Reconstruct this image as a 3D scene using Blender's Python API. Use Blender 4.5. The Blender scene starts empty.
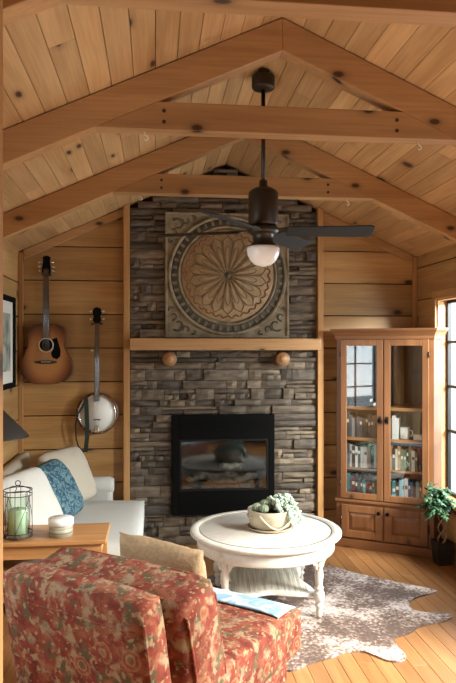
PI_ = 3.14159265
WORLD = 1.0
EXPOSURE = 0.65
SUN = None
LIGHTS = [
    ('daylight_right', (2.95, 4.5, 1.7), (0, PI_/2-.35, 0), 1.6, 1.4, 95, (.86, .94, 1)),
    ('daylight_right_near', (4.3, 1.5, 3.0), (0, PI_/2-.56, 0), 1.6, 2.2, 1200, (1, .95, .88)),
    ('daylight_left', (-1.6, 2.25, 1.6), (0, -PI_/2, 0), 1.4, 1.6, 25, (.95, .97, 1)),
]
import bpy, bmesh, math, random
from mathutils import Vector, Matrix, noise as mnoise
C = bpy.context.scene.collection
PI = math.pi
R = math.radians
random.seed(7)
# ------------------------------------------------------------------ camera calibration (used to place things on real planes)
FPX, TH, HOR, EYE = 650.0, R(6.4), 347.0, 1.65
ct, st = math.cos(TH), math.sin(TH)
def cam2w(lat, d):
    return lat*ct + d*st, d*ct - lat*st
def ray(px, py):
    a = (px-228)/FPX
    return Vector((a*ct+st, ct-a*st, -(py-HOR)/FPX))
def at_y(px, py, Y):
    r = ray(px, py); k = Y/r.y
    return Vector((r.x*k, Y, EYE+r.z*k))
def at_z(px, py, Z):
    r = ray(px, py); k = (Z-EYE)/r.z
    return Vector((r.x*k, r.y*k, Z))

# ------------------------------------------------------------------ materials
def new_mat(name):
    m = bpy.data.materials.new(name); m.use_nodes = True
    nt = m.node_tree
    return m, nt, nt.nodes['Principled BSDF']
def N(nt, t, **kw):
    n = nt.nodes.new(t)
    for k, v in kw.items(): setattr(n, k, v)
    return n
def ramp(nt, stops, interp='LINEAR'):
    r = nt.nodes.new('ShaderNodeValToRGB'); r.color_ramp.interpolation = interp
    e = r.color_ramp.elements
    while len(e) < len(stops): e.new(.5)
    for i, (p, c) in enumerate(stops):
        e[i].position = p; e[i].color = (c[0], c[1], c[2], 1)
    return r
def mixc(nt, fac, a, b, mode='MIX'):
    n = nt.nodes.new('ShaderNodeMix'); n.data_type = 'RGBA'; n.blend_type = mode
    for sock, v in ((n.inputs[0], fac), (n.inputs[6], a), (n.inputs[7], b)):
        if hasattr(v, 'is_output') or isinstance(v, bpy.types.NodeSocket): nt.links.new(v, sock)
        elif isinstance(v, (int, float)): sock.default_value = v
        else: sock.default_value = (v[0], v[1], v[2], 1)
    return n.outputs[2]
def plain(name, col, rough=.5, metal=0, bump=0, bscale=60, var=0):
    m, nt, p = new_mat(name)
    p.inputs['Base Color'].default_value = (*col, 1); p.inputs['Roughness'].default_value = rough
    p.inputs['Metallic'].default_value = metal
    if bump or var:
        tc = N(nt, 'ShaderNodeTexCoord'); n = N(nt, 'ShaderNodeTexNoise'); n.inputs['Scale'].default_value = bscale; n.inputs['Detail'].default_value = 4
        nt.links.new(tc.outputs['Object'], n.inputs['Vector'])
        if bump:
            b = N(nt, 'ShaderNodeBump'); b.inputs['Strength'].default_value = bump; b.inputs['Distance'].default_value = .01
            nt.links.new(n.outputs['Fac'], b.inputs['Height']); nt.links.new(b.outputs['Normal'], p.inputs['Normal'])
        if var:
            r = ramp(nt, [(.3, tuple(c*(1-var) for c in col)), (.7, tuple(min(1, c*(1+var)) for c in col))])
            nt.links.new(n.outputs['Fac'], r.inputs['Fac']); nt.links.new(r.outputs['Color'], p.inputs['Base Color'])
    return m
def wood(name, light, dark, axis='x', knots=.5, rough=.5, tint=.3, knot_scale=1.0, grain=9, knot_col=(.05, .022, .01)):
    m, nt, p = new_mat(name); L = nt.links.new
    tc = N(nt, 'ShaderNodeTexCoord'); geo = N(nt, 'ShaderNodeNewGeometry')
    off = N(nt, 'ShaderNodeVectorMath', operation='SCALE'); off.inputs[0].default_value = (7.3, 11.1, 5.7)
    L(geo.outputs['Random Per Island'], off.inputs['Scale'])
    add = N(nt, 'ShaderNodeVectorMath', operation='ADD'); L(tc.outputs['Object'], add.inputs[0]); L(off.outputs[0], add.inputs[1])
    def mp(g, c):
        n = N(nt, 'ShaderNodeVectorMath', operation='MULTIPLY')
        n.inputs[1].default_value = tuple(g if ax == axis else c for ax in 'xyz'); L(add.outputs[0], n.inputs[0]); return n.outputs[0]
    n1 = N(nt, 'ShaderNodeTexNoise'); n1.inputs['Scale'].default_value = 1; n1.inputs['Detail'].default_value = 5; n1.inputs['Distortion'].default_value = .8
    L(mp(.8, grain), n1.inputs['Vector'])
    n2 = N(nt, 'ShaderNodeTexNoise'); n2.inputs['Scale'].default_value = 1; n2.inputs['Detail'].default_value = 2
    L(mp(3, grain*9), n2.inputs['Vector'])
    r = ramp(nt, [(.3, dark), (.65, light)]); L(n1.outputs['Fac'], r.inputs['Fac'])
    r2 = ramp(nt, [(.35, (.86, .86, .86)), (.6, (1, 1, 1))]); L(n2.outputs['Fac'], r2.inputs['Fac'])
    col = mixc(nt, 1.0, r.outputs['Color'], r2.outputs['Color'], 'MULTIPLY')
    if knots > 0:
        v = N(nt, 'ShaderNodeTexVoronoi', voronoi_dimensions='2D'); v.inputs['Scale'].default_value = 1
        sx = N(nt, 'ShaderNodeSeparateXYZ'); L(add.outputs[0], sx.inputs[0]); cb = N(nt, 'ShaderNodeCombineXYZ')
        o1, o2 = [q for q in 'XYZ' if q.lower() != axis]
        g1 = N(nt, 'ShaderNodeMath', operation='MULTIPLY'); g1.inputs[1].default_value = 2.5*knot_scale; L(sx.outputs[axis.upper()], g1.inputs[0])
        s1 = N(nt, 'ShaderNodeMath', operation='ADD'); L(sx.outputs[o1], s1.inputs[0]); L(sx.outputs[o2], s1.inputs[1])
        g2 = N(nt, 'ShaderNodeMath', operation='MULTIPLY'); g2.inputs[1].default_value = 4.6*knot_scale; L(s1.outputs[0], g2.inputs[0])
        L(g1.outputs[0], cb.inputs['X']); L(g2.outputs[0], cb.inputs['Y']); L(cb.outputs[0], v.inputs['Vector'])
        rk = ramp(nt, [(0, (1, 1, 1)), (.055, (.95, .95, .95)), (.085, (.4, .4, .4)), (.13, (.16, .16, .16)), (.22, (0, 0, 0))]); L(v.outputs['Distance'], rk.inputs['Fac'])
        sp = N(nt, 'ShaderNodeSeparateColor'); L(v.outputs['Color'], sp.inputs[0])
        gt = N(nt, 'ShaderNodeMath', operation='LESS_THAN'); gt.inputs[1].default_value = knots; L(sp.outputs[0], gt.inputs[0])
        f = N(nt, 'ShaderNodeMath', operation='MULTIPLY'); L(rk.outputs['Color'], f.inputs[0]); L(gt.outputs[0], f.inputs[1])
        col = mixc(nt, f.outputs[0], col, knot_col)
    hs = N(nt, 'ShaderNodeHueSaturation')
    mr = N(nt, 'ShaderNodeMapRange'); mr.inputs['To Min'].default_value = 1-tint; mr.inputs['To Max'].default_value = 1+tint*.6
    L(geo.outputs['Random Per Island'], mr.inputs['Value']); L(mr.outputs[0], hs.inputs['Value']); L(col, hs.inputs['Color'])
    L(hs.outputs['Color'], p.inputs['Base Color']); p.inputs['Roughness'].default_value = rough
    b = N(nt, 'ShaderNodeBump'); b.inputs['Strength'].default_value = .15; b.inputs['Distance'].default_value = .004
    L(n1.outputs['Fac'], b.inputs['Height']); L(b.outputs['Normal'], p.inputs['Normal'])
    return m
def floral(name):
    m, nt, p = new_mat(name); L = nt.links.new
    tc = N(nt, 'ShaderNodeTexCoord')
    def noise(scale, off, detail=4, dist=.3):
        a = N(nt, 'ShaderNodeVectorMath', operation='ADD'); a.inputs[1].default_value = (off, off*1.7, off*.6); L(tc.outputs['Object'], a.inputs[0])
        n = N(nt, 'ShaderNodeTexNoise'); n.inputs['Scale'].default_value = scale; n.inputs['Detail'].default_value = detail; n.inputs['Distortion'].default_value = dist
        L(a.outputs[0], n.inputs['Vector']); return n.outputs['Fac']
    def mask(src, lo, hi):
        r = ramp(nt, [(lo, (0, 0, 0)), (hi, (1, 1, 1))]); L(src, r.inputs['Fac']); return r.outputs['Color']
    r = ramp(nt, [(.35, (.11, .022, .014)), (.5, (.185, .042, .025)), (.62, (.23, .08, .043))]); L(noise(16, 0), r.inputs['Fac'])
    col = mixc(nt, mask(noise(15, 5.3, 6), .52, .64), r.outputs['Color'], (.27, .185, .115))
    col = mixc(nt, mask(noise(38, 2.2), .54, .62), col, (.17, .035, .024))
    col = mixc(nt, mask(noise(17, 9.1, 6), .54, .64), col, (.085, .068, .036))
    col = mixc(nt, mask(noise(44, 7.7), .57, .64), col, (.27, .18, .10))
    v = N(nt, 'ShaderNodeTexVoronoi'); v.inputs['Scale'].default_value = 8.5; L(tc.outputs['Object'], v.inputs['Vector'])
    dn = N(nt, 'ShaderNodeMath', operation='MULTIPLY_ADD'); dn.inputs[1].default_value = .22; L(noise(24, 3.3), dn.inputs[0]); L(v.outputs['Distance'], dn.inputs[2])
    rv = ramp(nt, [(.20, (.10, .07, .03)), (.25, (.34, .24, .14)), (.31, (.17, .022, .014)), (.37, (.30, .08, .035)), (.42, (.30, .20, .11))]); L(dn.outputs[0], rv.inputs['Fac'])
    rf = ramp(nt, [(.42, (1, 1, 1)), (.46, (0, 0, 0))]); L(dn.outputs[0], rf.inputs['Fac'])
    sp = N(nt, 'ShaderNodeSeparateColor'); L(v.outputs['Color'], sp.inputs[0])
    gt = N(nt, 'ShaderNodeMath', operation='LESS_THAN'); gt.inputs[1].default_value = .45; L(sp.outputs[0], gt.inputs[0])
    f = N(nt, 'ShaderNodeMath', operation='MULTIPLY'); L(rf.outputs['Color'], f.inputs[0]); L(gt.outputs[0], f.inputs[1])
    f2 = N(nt, 'ShaderNodeMath', operation='MULTIPLY'); f2.inputs[1].default_value = .5; L(f.outputs[0], f2.inputs[0])
    L(mixc(nt, f2.outputs[0], col, rv.outputs['Color']), p.inputs['Base Color'])
    p.inputs['Roughness'].default_value = .95; p.inputs['Specular IOR Level'].default_value = .2
    nb = N(nt, 'ShaderNodeTexNoise'); nb.inputs['Scale'].default_value = 220
    L(tc.outputs['Object'], nb.inputs['Vector'])
    b = N(nt, 'ShaderNodeBump'); b.inputs['Strength'].default_value = .25; b.inputs['Distance'].default_value = .004
    L(nb.outputs['Fac'], b.inputs['Height']); L(b.outputs['Normal'], p.inputs['Normal'])
    return m
def two_tone(name, stops, scale=12, rough=.8, distort=1, detail=4, stretch=(1, 1, 1), bump=.2, interp='LINEAR'):
    m, nt, p = new_mat(name); L = nt.links.new
    tc = N(nt, 'ShaderNodeTexCoord'); mp = N(nt, 'ShaderNodeVectorMath', operation='MULTIPLY'); mp.inputs[1].default_value = stretch
    L(tc.outputs['Object'], mp.inputs[0])
    n = N(nt, 'ShaderNodeTexNoise'); n.inputs['Scale'].default_value = scale; n.inputs['Detail'].default_value = detail; n.inputs['Distortion'].default_value = distort
    L(mp.outputs[0], n.inputs['Vector']); r = ramp(nt, stops, interp); L(n.outputs['Fac'], r.inputs['Fac'])
    L(r.outputs['Color'], p.inputs['Base Color']); p.inputs['Roughness'].default_value = rough
    if bump:
        b = N(nt, 'ShaderNodeBump'); b.inputs['Strength'].default_value = bump; b.inputs['Distance'].default_value = .006
        L(n.outputs['Fac'], b.inputs['Height']); L(b.outputs['Normal'], p.inputs['Normal'])
    return m
def glass(name, tint=(.95, 1, 1), refl=.10, rough=.02):
    # thin window glass: mostly clear, mirrors a little
    m = bpy.data.materials.new(name); m.use_nodes = True; nt = m.node_tree; nt.nodes.clear()
    o = N(nt, 'ShaderNodeOutputMaterial'); t = N(nt, 'ShaderNodeBsdfTransparent'); g = N(nt, 'ShaderNodeBsdfGlossy'); mx = N(nt, 'ShaderNodeMixShader')
    t.inputs['Color'].default_value = (*tint, 1); g.inputs['Roughness'].default_value = rough
    lw = N(nt, 'ShaderNodeLayerWeight'); pw = N(nt, 'ShaderNodeMath', operation='POWER'); pw.inputs[1].default_value = 5
    nt.links.new(lw.outputs['Facing'], pw.inputs[0])
    ad = N(nt, 'ShaderNodeMath', operation='MULTIPLY_ADD'); ad.inputs[1].default_value = .9; ad.inputs[2].default_value = refl
    nt.links.new(pw.outputs[0], ad.inputs[0]); nt.links.new(ad.outputs[0], mx.inputs[0])
    nt.links.new(t.outputs[0], mx.inputs[1]); nt.links.new(g.outputs[0], mx.inputs[2]); nt.links.new(mx.outputs[0], o.inputs['Surface'])
    return m
def stone_mat(name):
    m, nt, p = new_mat(name); L = nt.links.new
    geo = N(nt, 'ShaderNodeNewGeometry'); tc = N(nt, 'ShaderNodeTexCoord')
    r = ramp(nt, [(0, (.065, .053, .042)), (.2, (.18, .143, .103)), (.4, (.105, .088, .072)), (.55, (.235, .185, .132)), (.7, (.145, .114, .084)), (.85, (.085, .075, .068)), (1, (.26, .212, .155))])
    L(geo.outputs['Random Per Island'], r.inputs['Fac'])
    n = N(nt, 'ShaderNodeTexNoise'); n.inputs['Scale'].default_value = 14; n.inputs['Detail'].default_value = 6
    mp = N(nt, 'ShaderNodeVectorMath', operation='MULTIPLY'); mp.inputs[1].default_value = (.6, 1, 2.2)
    L(tc.outputs['Object'], mp.inputs[0]); L(mp.outputs[0], n.inputs['Vector'])
    r2 = ramp(nt, [(.3, (.6, .58, .56)), (.7, (1.25, 1.2, 1.12))]); L(n.outputs['Fac'], r2.inputs['Fac'])
    L(mixc(nt, 1, r.outputs['Color'], r2.outputs['Color'], 'MULTIPLY'), p.inputs['Base Color']); p.inputs['Roughness'].default_value = .75
    b = N(nt, 'ShaderNodeBump'); b.inputs['Strength'].default_value = .7; b.inputs['Distance'].default_value = .012
    L(n.outputs['Fac'], b.inputs['Height']); L(b.outputs['Normal'], p.inputs['Normal'])
    return m

M = {}
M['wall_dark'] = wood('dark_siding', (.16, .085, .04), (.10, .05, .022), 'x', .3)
M['wall_x'] = wood('pine_siding', (.53, .315, .125), (.38, .20, .07), 'x', .42, .45, .22, knot_scale=.8)
M['wall_y'] = wood('pine_siding_side', (.53, .315, .125), (.38, .20, .07), 'y', .42, .45, .22, knot_scale=.8)
M['ceil'] = wood('pine_ceiling', (.64, .405, .195), (.48, .275, .118), 'y', .22, .45, .17, knot_scale=.95)
M['beam'] = wood('fir_beam', (.52, .295, .13), (.39, .205, .083), 'x', .38, .5, .15, knot_scale=1.1)
M['trim_z'] = wood('pine_trim', (.55, .30, .115), (.40, .195, .07), 'z', .25, .45, .12)
M['trim_y'] = wood('pine_trim_side', (.58, .33, .13), (.42, .21, .08), 'y', .2, .45, .12)
M['floor'] = wood('oak_floor', (.37, .175, .066), (.255, .108, .037), 'y', .0, .33, .14, grain=14)
M['case_shaded'] = wood('cabinet_interior_shaded', (.15, .065, .028), (.10, .042, .018), 'z', .2, .6, .1)  # same cabinet wood, with the dimness inside the case put into its colour
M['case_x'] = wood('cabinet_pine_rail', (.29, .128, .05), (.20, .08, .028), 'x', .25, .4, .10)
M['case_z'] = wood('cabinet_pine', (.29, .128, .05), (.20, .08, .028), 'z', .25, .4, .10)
M['table_wood'] = wood('honey_oak', (.52, .26, .10), (.36, .16, .055), 'x', .1, .35, .1)
M['gap'] = plain('dark_gap', (.03, .018, .01), .9)
M['stone'] = stone_mat('ledge_stone')
M['mortar'] = plain('dark_mortar', (.035, .03, .027), .95)
M['black'] = plain('black_metal', (.012, .012, .013), .45, .4)
M['matte_black'] = plain('matte_black', (.007, .007, .007), .85)
M['matte_black'].node_tree.nodes['Principled BSDF'].inputs['Specular IOR Level'].default_value = .04

M['bronze'] = plain('bronze', (.055, .042, .032), .42, .7)
M['blade'] = plain('dark_blade', (.012, .010, .009), .75)
M['white_glass'] = plain('opal_glass', (.88, .87, .84), .25)
M['white_paint'] = two_tone('worn_white_paint', [(.25, (.50, .44, .35)), (.42, (.64, .60, .53)), (.6, (.68, .65, .59))], 16, .4, .5, bump=.05)
M['groove'] = plain('table_groove', (.28, .24, .19), .6)
M['cane'] = two_tone('cane_slats', [(.35, (.40, .36, .28)), (.6, (.70, .66, .57))], 1, .6, 0, 2, (70, 3, 1), .3)
M['floral'] = floral('floral_tapestry')
M['tan'] = plain('tan_cotton', (.31, .21, .115), .9, 0, .4, 60, .12)
M['sofa'] = plain('cream_upholstery', (.50, .49, .46), .9, 0, .2, 120, .05)
M['beige'] = plain('beige_linen', (.42, .37, .295), .9, 0, .3, 150, .06)
M['cushion_white'] = plain('white_linen', (.50, .48, .44), .9, 0, .2, 150, .04)
M['blue'] = two_tone('blue_print', [(.36, (.010, .038, .065)), (.49, (.02, .075, .115)), (.55, (.17, .26, .28)), (.59, (.02, .07, .105)), (.72, (.20, .28, .28))], 22, .85, 1.5, 3, bump=.1)
M['throw'] = two_tone('blue_white_print', [(.36, (.36, .43, .48)), (.42, (.40, .46, .50)), (.47, (.16, .27, .38)), (.60, (.20, .31, .42)), (.66, (.40, .46, .50))], 9, .9, 1.2, 2, bump=.1)
M['hide_'] = two_tone('cowhide_hair', [(.36, (.14, .085, .06)), (.46, (.27, .18, .135)), (.52, (.48, .38, .32)), (.60, (.66, .58, .52))], 9, .85, .3, 15, bump=.5)
M['glass'] = glass('window_glass', (.97, 1, 1), .03)
M['case_glass'] = glass('cabinet_glass', (.97, .99, .99), .075)
M['fire_glass'] = glass('firebox_glass', (.80, .83, .85), .06, .06)
M['clear'] = glass('clear_glass', (.95, 1, .96), .03)
M['candle'] = plain('green_wax', (.56, .66, .49), .5)
M['log'] = two_tone('ceramic_log', [(.3, (.05, .035, .025)), (.5, (.22, .15, .10)), (.7, (.42, .34, .26))], 14, .9, 1, 5, (1, 1, 1), .6)
M['ash'] = two_tone('ember_bed', [(.3, (.06, .05, .045)), (.7, (.22, .18, .15))], 40, .95, 1, 4)
M['fire_brick'] = plain('firebox_liner', (.05, .045, .04), .85)
M['leaf'] = two_tone('leaf_green', [(.3, (.015, .05, .022)), (.7, (.05, .13, .055))], 9, .45, .4, 2, bump=0)
M['succ'] = two_tone('succulent_green', [(.3, (.42, .54, .42)), (.7, (.64, .74, .60))], 25, .5, .4, 2, bump=0)
M['cactus'] = two_tone('cactus_green', [(.3, (.14, .20, .11)), (.7, (.34, .38, .27))], 40, .6, .4, 2, bump=.3)
M['bark'] = plain('bark', (.30, .20, .11), .8, 0, .5, 40, .2)
M['soil'] = plain('potting_soil', (.045, .03, .02), .95, 0, .6, 90)
M['pot'] = plain('black_pot', (.015, .015, .017), .4)
M['ceramic'] = two_tone('cream_stoneware', [(.3, (.36, .30, .21)), (.6, (.50, .44, .33))], 14, .7, .5, 4, bump=.15)
M['rope'] = plain('jute_rope', (.62, .53, .38), .9, 0, .4, 140, .1)
M['saucer'] = plain('terracotta_saucer', (.40, .30, .20), .7)
M['shade'] = plain('pewter_shade', (.055, .052, .05), .4, .5)
M['chrome'] = plain('chrome', (.75, .75, .75), .2, 1)
M['tin_white'] = plain('white_lid', (.80, .80, .77), .35)
M['tin_body'] = two_tone('olive_label', [(.4, (.17, .15, .10)), (.6, (.40, .36, .27))], 1, .5, 0, 1, (2, 2, 60), 0)
M['wire'] = plain('lantern_wire', (.06, .045, .05), .5, .5)
M['paper'] = plain('paper', (.72, .69, .62), .8)
M['art'] = two_tone('print_art', [(.35, (.12, .14, .12)), (.5, (.30, .32, .27)), (.65, (.50, .48, .40))], 5, .8, 1, 3, bump=0)
M['banjo_skin'] = plain('banjo_head', (.72, .70, .64), .5, 0, 0, 20, .03)
M['rosewood'] = plain('rosewood', (.045, .025, .016), .65)
M['ivory'] = plain('ivory', (.75, .70, .58), .4)
M['strap'] = plain('dark_strap', (.02, .03, .022), .8)
M['medal'] = two_tone('aged_plaster', [(.3, (.14, .11, .065)), (.5, (.25, .20, .125)), (.7, (.32, .265, .175))], 8, .8, 1, 6, bump=.3)
M['medal_disc'] = two_tone('tan_rosette', [(.3, (.26, .175, .088)), (.55, (.36, .25, .13)), (.7, (.42, .31, .175))], 9, .8, 1, 6, bump=.3)
M['medal_mid'] = plain('grey_relief', (.15, .13, .09), .8, 0, .2, 60, .2)
M['medal_dark'] = plain('dark_relief', (.095, .085, .06), .8, 0, .2, 60, .2)
M['medal_red'] = plain('rust_relief', (.25, .11, .06), .8, 0, .2, 60, .15)
M['medal_line'] = plain('brown_relief', (.19, .118, .058), .8, 0, .2, 60, .15)
M['screen'] = plain('dark_box', (.02, .02, .022), .4)
def hide():
    m, nt, p = new_mat('cowhide'); L = nt.links.new
    tc = N(nt, 'ShaderNodeTexCoord'); a = N(nt, 'ShaderNodeTexNoise'); c = N(nt, 'ShaderNodeTexNoise')
    a.inputs['Scale'].default_value = 3.2; a.inputs['Detail'].default_value = 3; c.inputs['Scale'].default_value = 55; c.inputs['Detail'].default_value = 4
    L(tc.outputs['Object'], a.inputs['Vector']); L(tc.outputs['Object'], c.inputs['Vector'])
    s = N(nt, 'ShaderNodeMath', operation='MULTIPLY_ADD'); s.inputs[1].default_value = .45; L(c.outputs['Fac'], s.inputs[0])
    k = N(nt, 'ShaderNodeMath', operation='MULTIPLY'); k.inputs[1].default_value = .55; L(a.outputs['Fac'], k.inputs[0]); L(k.outputs[0], s.inputs[2])
    r = ramp(nt, [(.42, (.085, .05, .036)), (.49, (.17, .108, .082)), (.54, (.36, .27, .225)), (.61, (.56, .47, .42))]); L(s.outputs[0], r.inputs['Fac'])
    L(r.outputs['Color'], p.inputs['Base Color']); p.inputs['Roughness'].default_value = .85
    b = N(nt, 'ShaderNodeBump'); b.inputs['Strength'].default_value = .5; b.inputs['Distance'].default_value = .006
    L(c.outputs['Fac'], b.inputs['Height']); L(b.outputs['Normal'], p.inputs['Normal'])
    return m
M['hide'] = hide()
def sunburst():
    m, nt, p = new_mat('sunburst_spruce'); L = nt.links.new
    tc = N(nt, 'ShaderNodeTexCoord'); s = N(nt, 'ShaderNodeVectorMath', operation='MULTIPLY'); s.inputs[1].default_value = (1/.215, 0, 1/.27)
    a = N(nt, 'ShaderNodeVectorMath', operation='SUBTRACT'); a.inputs[1].default_value = (0, 0, .225)
    L(tc.outputs['Object'], a.inputs[0]); L(a.outputs[0], s.inputs[0])
    ln = N(nt, 'ShaderNodeVectorMath', operation='LENGTH'); L(s.outputs[0], ln.inputs[0])
    r = ramp(nt, [(.0, (.52, .25, .09)), (.55, (.46, .20, .065)), (.82, (.22, .075, .025)), (1, (.06, .02, .01))]); L(ln.outputs['Value'], r.inputs['Fac'])
    L(r.outputs['Color'], p.inputs['Base Color']); p.inputs['Roughness'].default_value = .3
    return m
M['sunburst'] = sunburst()
M['corbel'] = wood('corbel_wood', (.36, .175, .07), (.25, .11, .04), 'y', 0, .5, .1)
M['mahogany'] = plain('mahogany', (.12, .045, .02), .35)

# ------------------------------------------------------------------ mesh builder
class MB:
    def __init__(s): s.bm = bmesh.new(); s.mi = 0
    def _v(s, co): return s.bm.verts.new(co)
    def face(s, vs, smooth=False):
        try:
            f = s.bm.faces.new(vs); f.material_index = s.mi; f.smooth = smooth; return f
        except ValueError: return None
    def mat(s, i): s.mi = i; return s
    def box(s, c, size, mx=None):
        c = Vector(c); h = Vector(size)/2
        vs = []
        for z in (-1, 1):
            for x, y in ((-1, -1), (1, -1), (1, 1), (-1, 1)):
                p = Vector((x*h.x, y*h.y, z*h.z))
                if mx is not None: p = mx @ p
                vs.append(s._v(c+p))
        for f in ((3, 2, 1, 0), (4, 5, 6, 7), (0, 1, 5, 4), (1, 2, 6, 5), (2, 3, 7, 6), (3, 0, 4, 7)): s.face([vs[i] for i in f])
        return s
    def bb(s, x0, x1, y0, y1, z0, z1): return s.box(((x0+x1)/2, (y0+y1)/2, (z0+z1)/2), (abs(x1-x0), abs(y1-y0), abs(z1-z0)))
    def prism(s, poly, ext, smooth=False):
        """poly: 3-D points of a planar outline; ext: extrusion vector"""
        ext = Vector(ext); a = [s._v(Vector(p)) for p in poly]; b = [s._v(Vector(p)+ext) for p in poly]
        n = len(a)
        s.face(a[::-1]); s.face(b)
        for i in range(n): s.face([a[i], a[(i+1) % n], b[(i+1) % n], b[i]], smooth)
        return s
    def loft(s, rings, closed=False, caps=True, smooth=True):
        rs = [[s._v(Vector(p)) for p in r] for r in rings]
        n = len(rs[0]); k = len(rs)
        for i in range(k if closed else k-1):
            A, B = rs[i], rs[(i+1) % k]
            for j in range(n): s.face([A[j], A[(j+1) % n], B[(j+1) % n], B[j]], smooth)
        if caps and not closed: s.face(rs[0][::-1]); s.face(rs[-1])
        return s
    def tube(s, pts, r, seg=8, closed=False):
        pts = [Vector(p) for p in pts]; n = len(pts); rings = []
        rr = r if isinstance(r, (list, tuple)) else [r]*n
        up = None
        for i, p in enumerate(pts):
            if closed: t = pts[(i+1) % n]-pts[i-1]
            else: t = pts[min(i+1, n-1)]-pts[max(i-1, 0)]
            t.normalize()
            if up is None:
                up = Vector((0, 0, 1)) if abs(t.z) < .9 else Vector((1, 0, 0))
            x = t.cross(up)
            if x.length < 1e-5: x = t.orthogonal()
            x.normalize(); y = x.cross(t); up = y
            rings.append([p+rr[i]*(math.cos(2*PI*j/seg)*x+math.sin(2*PI*j/seg)*y) for j in range(seg)])
        return s.loft(rings, closed)
    def lathe(s, prof, c=(0, 0, 0), seg=24, axis='z', caps=True):
        c = Vector(c); rings = []
        for r, h in prof:
            ring = []
            for j in range(seg):
                a = 2*PI*j/seg; u, v = max(r, 1e-4)*math.cos(a), max(r, 1e-4)*math.sin(a)
                ring.append(c+(Vector((u, v, h)) if axis == 'z' else Vector((u, h, -v)) if axis == 'y' else Vector((h, u, v))))
            rings.append(ring)
        return s.loft(rings, False, caps)
    def ball(s, c, r, sc=(1, 1, 1), seg=12, rings=8):
        return s.lathe_pts([(math.sin(PI*i/rings), -math.cos(PI*i/rings)) for i in range(rings+1)], c, r, sc, seg)
    def lathe_pts(s, prof, c, r, sc, seg):
        c = Vector(c)
        rs = [[c+Vector((max(p[0], 1e-3)*math.cos(2*PI*j/seg)*r*sc[0], max(p[0], 1e-3)*math.sin(2*PI*j/seg)*r*sc[1], p[1]*r*sc[2])) for j in range(seg)] for p in prof]
        return s.loft(rs)
    def pillow(s, w, h, t, mx, n=16, pinch=.08, seed=0, wr=.012, pw=2.6, edge=.0, rnd=0):
        """soft cushion in the local XZ plane, thickness along Y"""
        def P(u, v, sg):
            b = max(0, 1-abs(u)**pw)*max(0, 1-abs(v)**pw)
            th = sg*(edge+(t/2-edge)*b**.5)
            x = u*w/2*(1-pinch*(1-v*v)*abs(u)**3-rnd*v**4*abs(u)); z = v*h/2*(1-pinch*(1-u*u)*abs(v)**3-rnd*u**4*abs(v))
            k = mnoise.noise(Vector((x*6+seed*3.1, z*6, sg*2+seed)))*wr + mnoise.noise(Vector((x*15+seed, z*15, sg*5)))*wr*.5
            return mx @ Vector((x, th+k*(1 if edge == 0 else .7)*sg, z))
        g = {}
        for sg in (-1, 1):
            for i in range(n+1):
                for j in range(n+1):
                    bd = i in (0, n) or j in (0, n)
                    if sg == 1 and bd and edge == 0: g[1, i, j] = g[-1, i, j]; continue
                    g[sg, i, j] = s._v(P(-1+2*i/n, -1+2*j/n, sg))
            for i in range(n):
                for j in range(n):
                    q = [g[sg, i, j], g[sg, i+1, j], g[sg, i+1, j+1], g[sg, i, j+1]]
                    s.face(q if sg == -1 else q[::-1], True)
        if edge:
            per = [(i, 0) for i in range(n)]+[(n, j) for j in range(n)]+[(i, n) for i in range(n, 0, -1)]+[(0, j) for j in range(n, 0, -1)]
            for k in range(len(per)):
                a, b = per[k], per[(k+1) % len(per)]
                s.face([g[-1, a[0], a[1]], g[1, a[0], a[1]], g[1, b[0], b[1]], g[-1, b[0], b[1]]], True)
        return s
    def build(s, name, mats, parent=None, world=False, bevel=0, bseg=2, subsurf=0):
        if world and parent is not None:
            bmesh.ops.translate(s.bm, vec=-parent.matrix_basis.translation, verts=s.bm.verts)
        bmesh.ops.recalc_face_normals(s.bm, faces=s.bm.faces)
        me = bpy.data.meshes.new(name); s.bm.to_mesh(me); s.bm.free()
        for m in (mats if isinstance(mats, (list, tuple)) else [mats]): me.materials.append(M[m] if isinstance(m, str) else m)
        o = bpy.data.objects.new(name, me); C.objects.link(o)
        if parent is not None: o.parent = parent
        if bevel:
            b = o.modifiers.new('bevel', 'BEVEL'); b.width = bevel; b.segments = bseg; b.limit_method = 'ANGLE'; b.angle_limit = R(40)
        if subsurf:
            b = o.modifiers.new('sub', 'SUBSURF'); b.levels = subsurf; b.render_levels = subsurf
        return o
def tag(o, label, cat, group=None):
    o['label'] = label; o['category'] = cat
    if group: o['group'] = group
    return o
def thing(name, label, cat, loc=(0, 0, 0), rz=0, group=None):
    o = bpy.data.objects.new(name, None); C.objects.link(o); o.location = loc; o.rotation_euler = (0, 0, rz); o.empty_display_size = .1
    return tag(o, label, cat, group)
def struct(o): o['kind'] = 'structure'; return o
def sempty(name):
    o = bpy.data.objects.new(name, None); C.objects.link(o); return struct(o)
def MX(loc=(0, 0, 0), rx=0, ry=0, rz=0, order='XYZ'):
    from mathutils import Euler
    return Matrix.Translation(Vector(loc)) @ Euler((rx, ry, rz), order).to_matrix().to_4x4()
def clip(poly, f):
    """keep the part of a 2-D polygon where f(p) >= 0"""
    out = []
    for i in range(len(poly)):
        a, b = poly[i-1], poly[i]; fa, fb = f(a), f(b)
        if (fa >= 0) != (fb >= 0):
            t = fa/(fa-fb); out.append((a[0]+(b[0]-a[0])*t, a[1]+(b[1]-a[1])*t))
        if fb >= 0: out.append(b)
    return out
# ================================================================== THE ROOM
XL, XR, YW, YF = -1.10, 2.26, 5.45, -1.6
XC, ZR, MS = .59, 3.187, .452
def roof(x): return ZR-MS*abs(x-XC)
SX0, SX1 = -.207, 1.365          # stone chimney breast
FX0, FX1, FZ0, FZ1 = .138, .995, .26, 1.087   # fireplace insert

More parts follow.
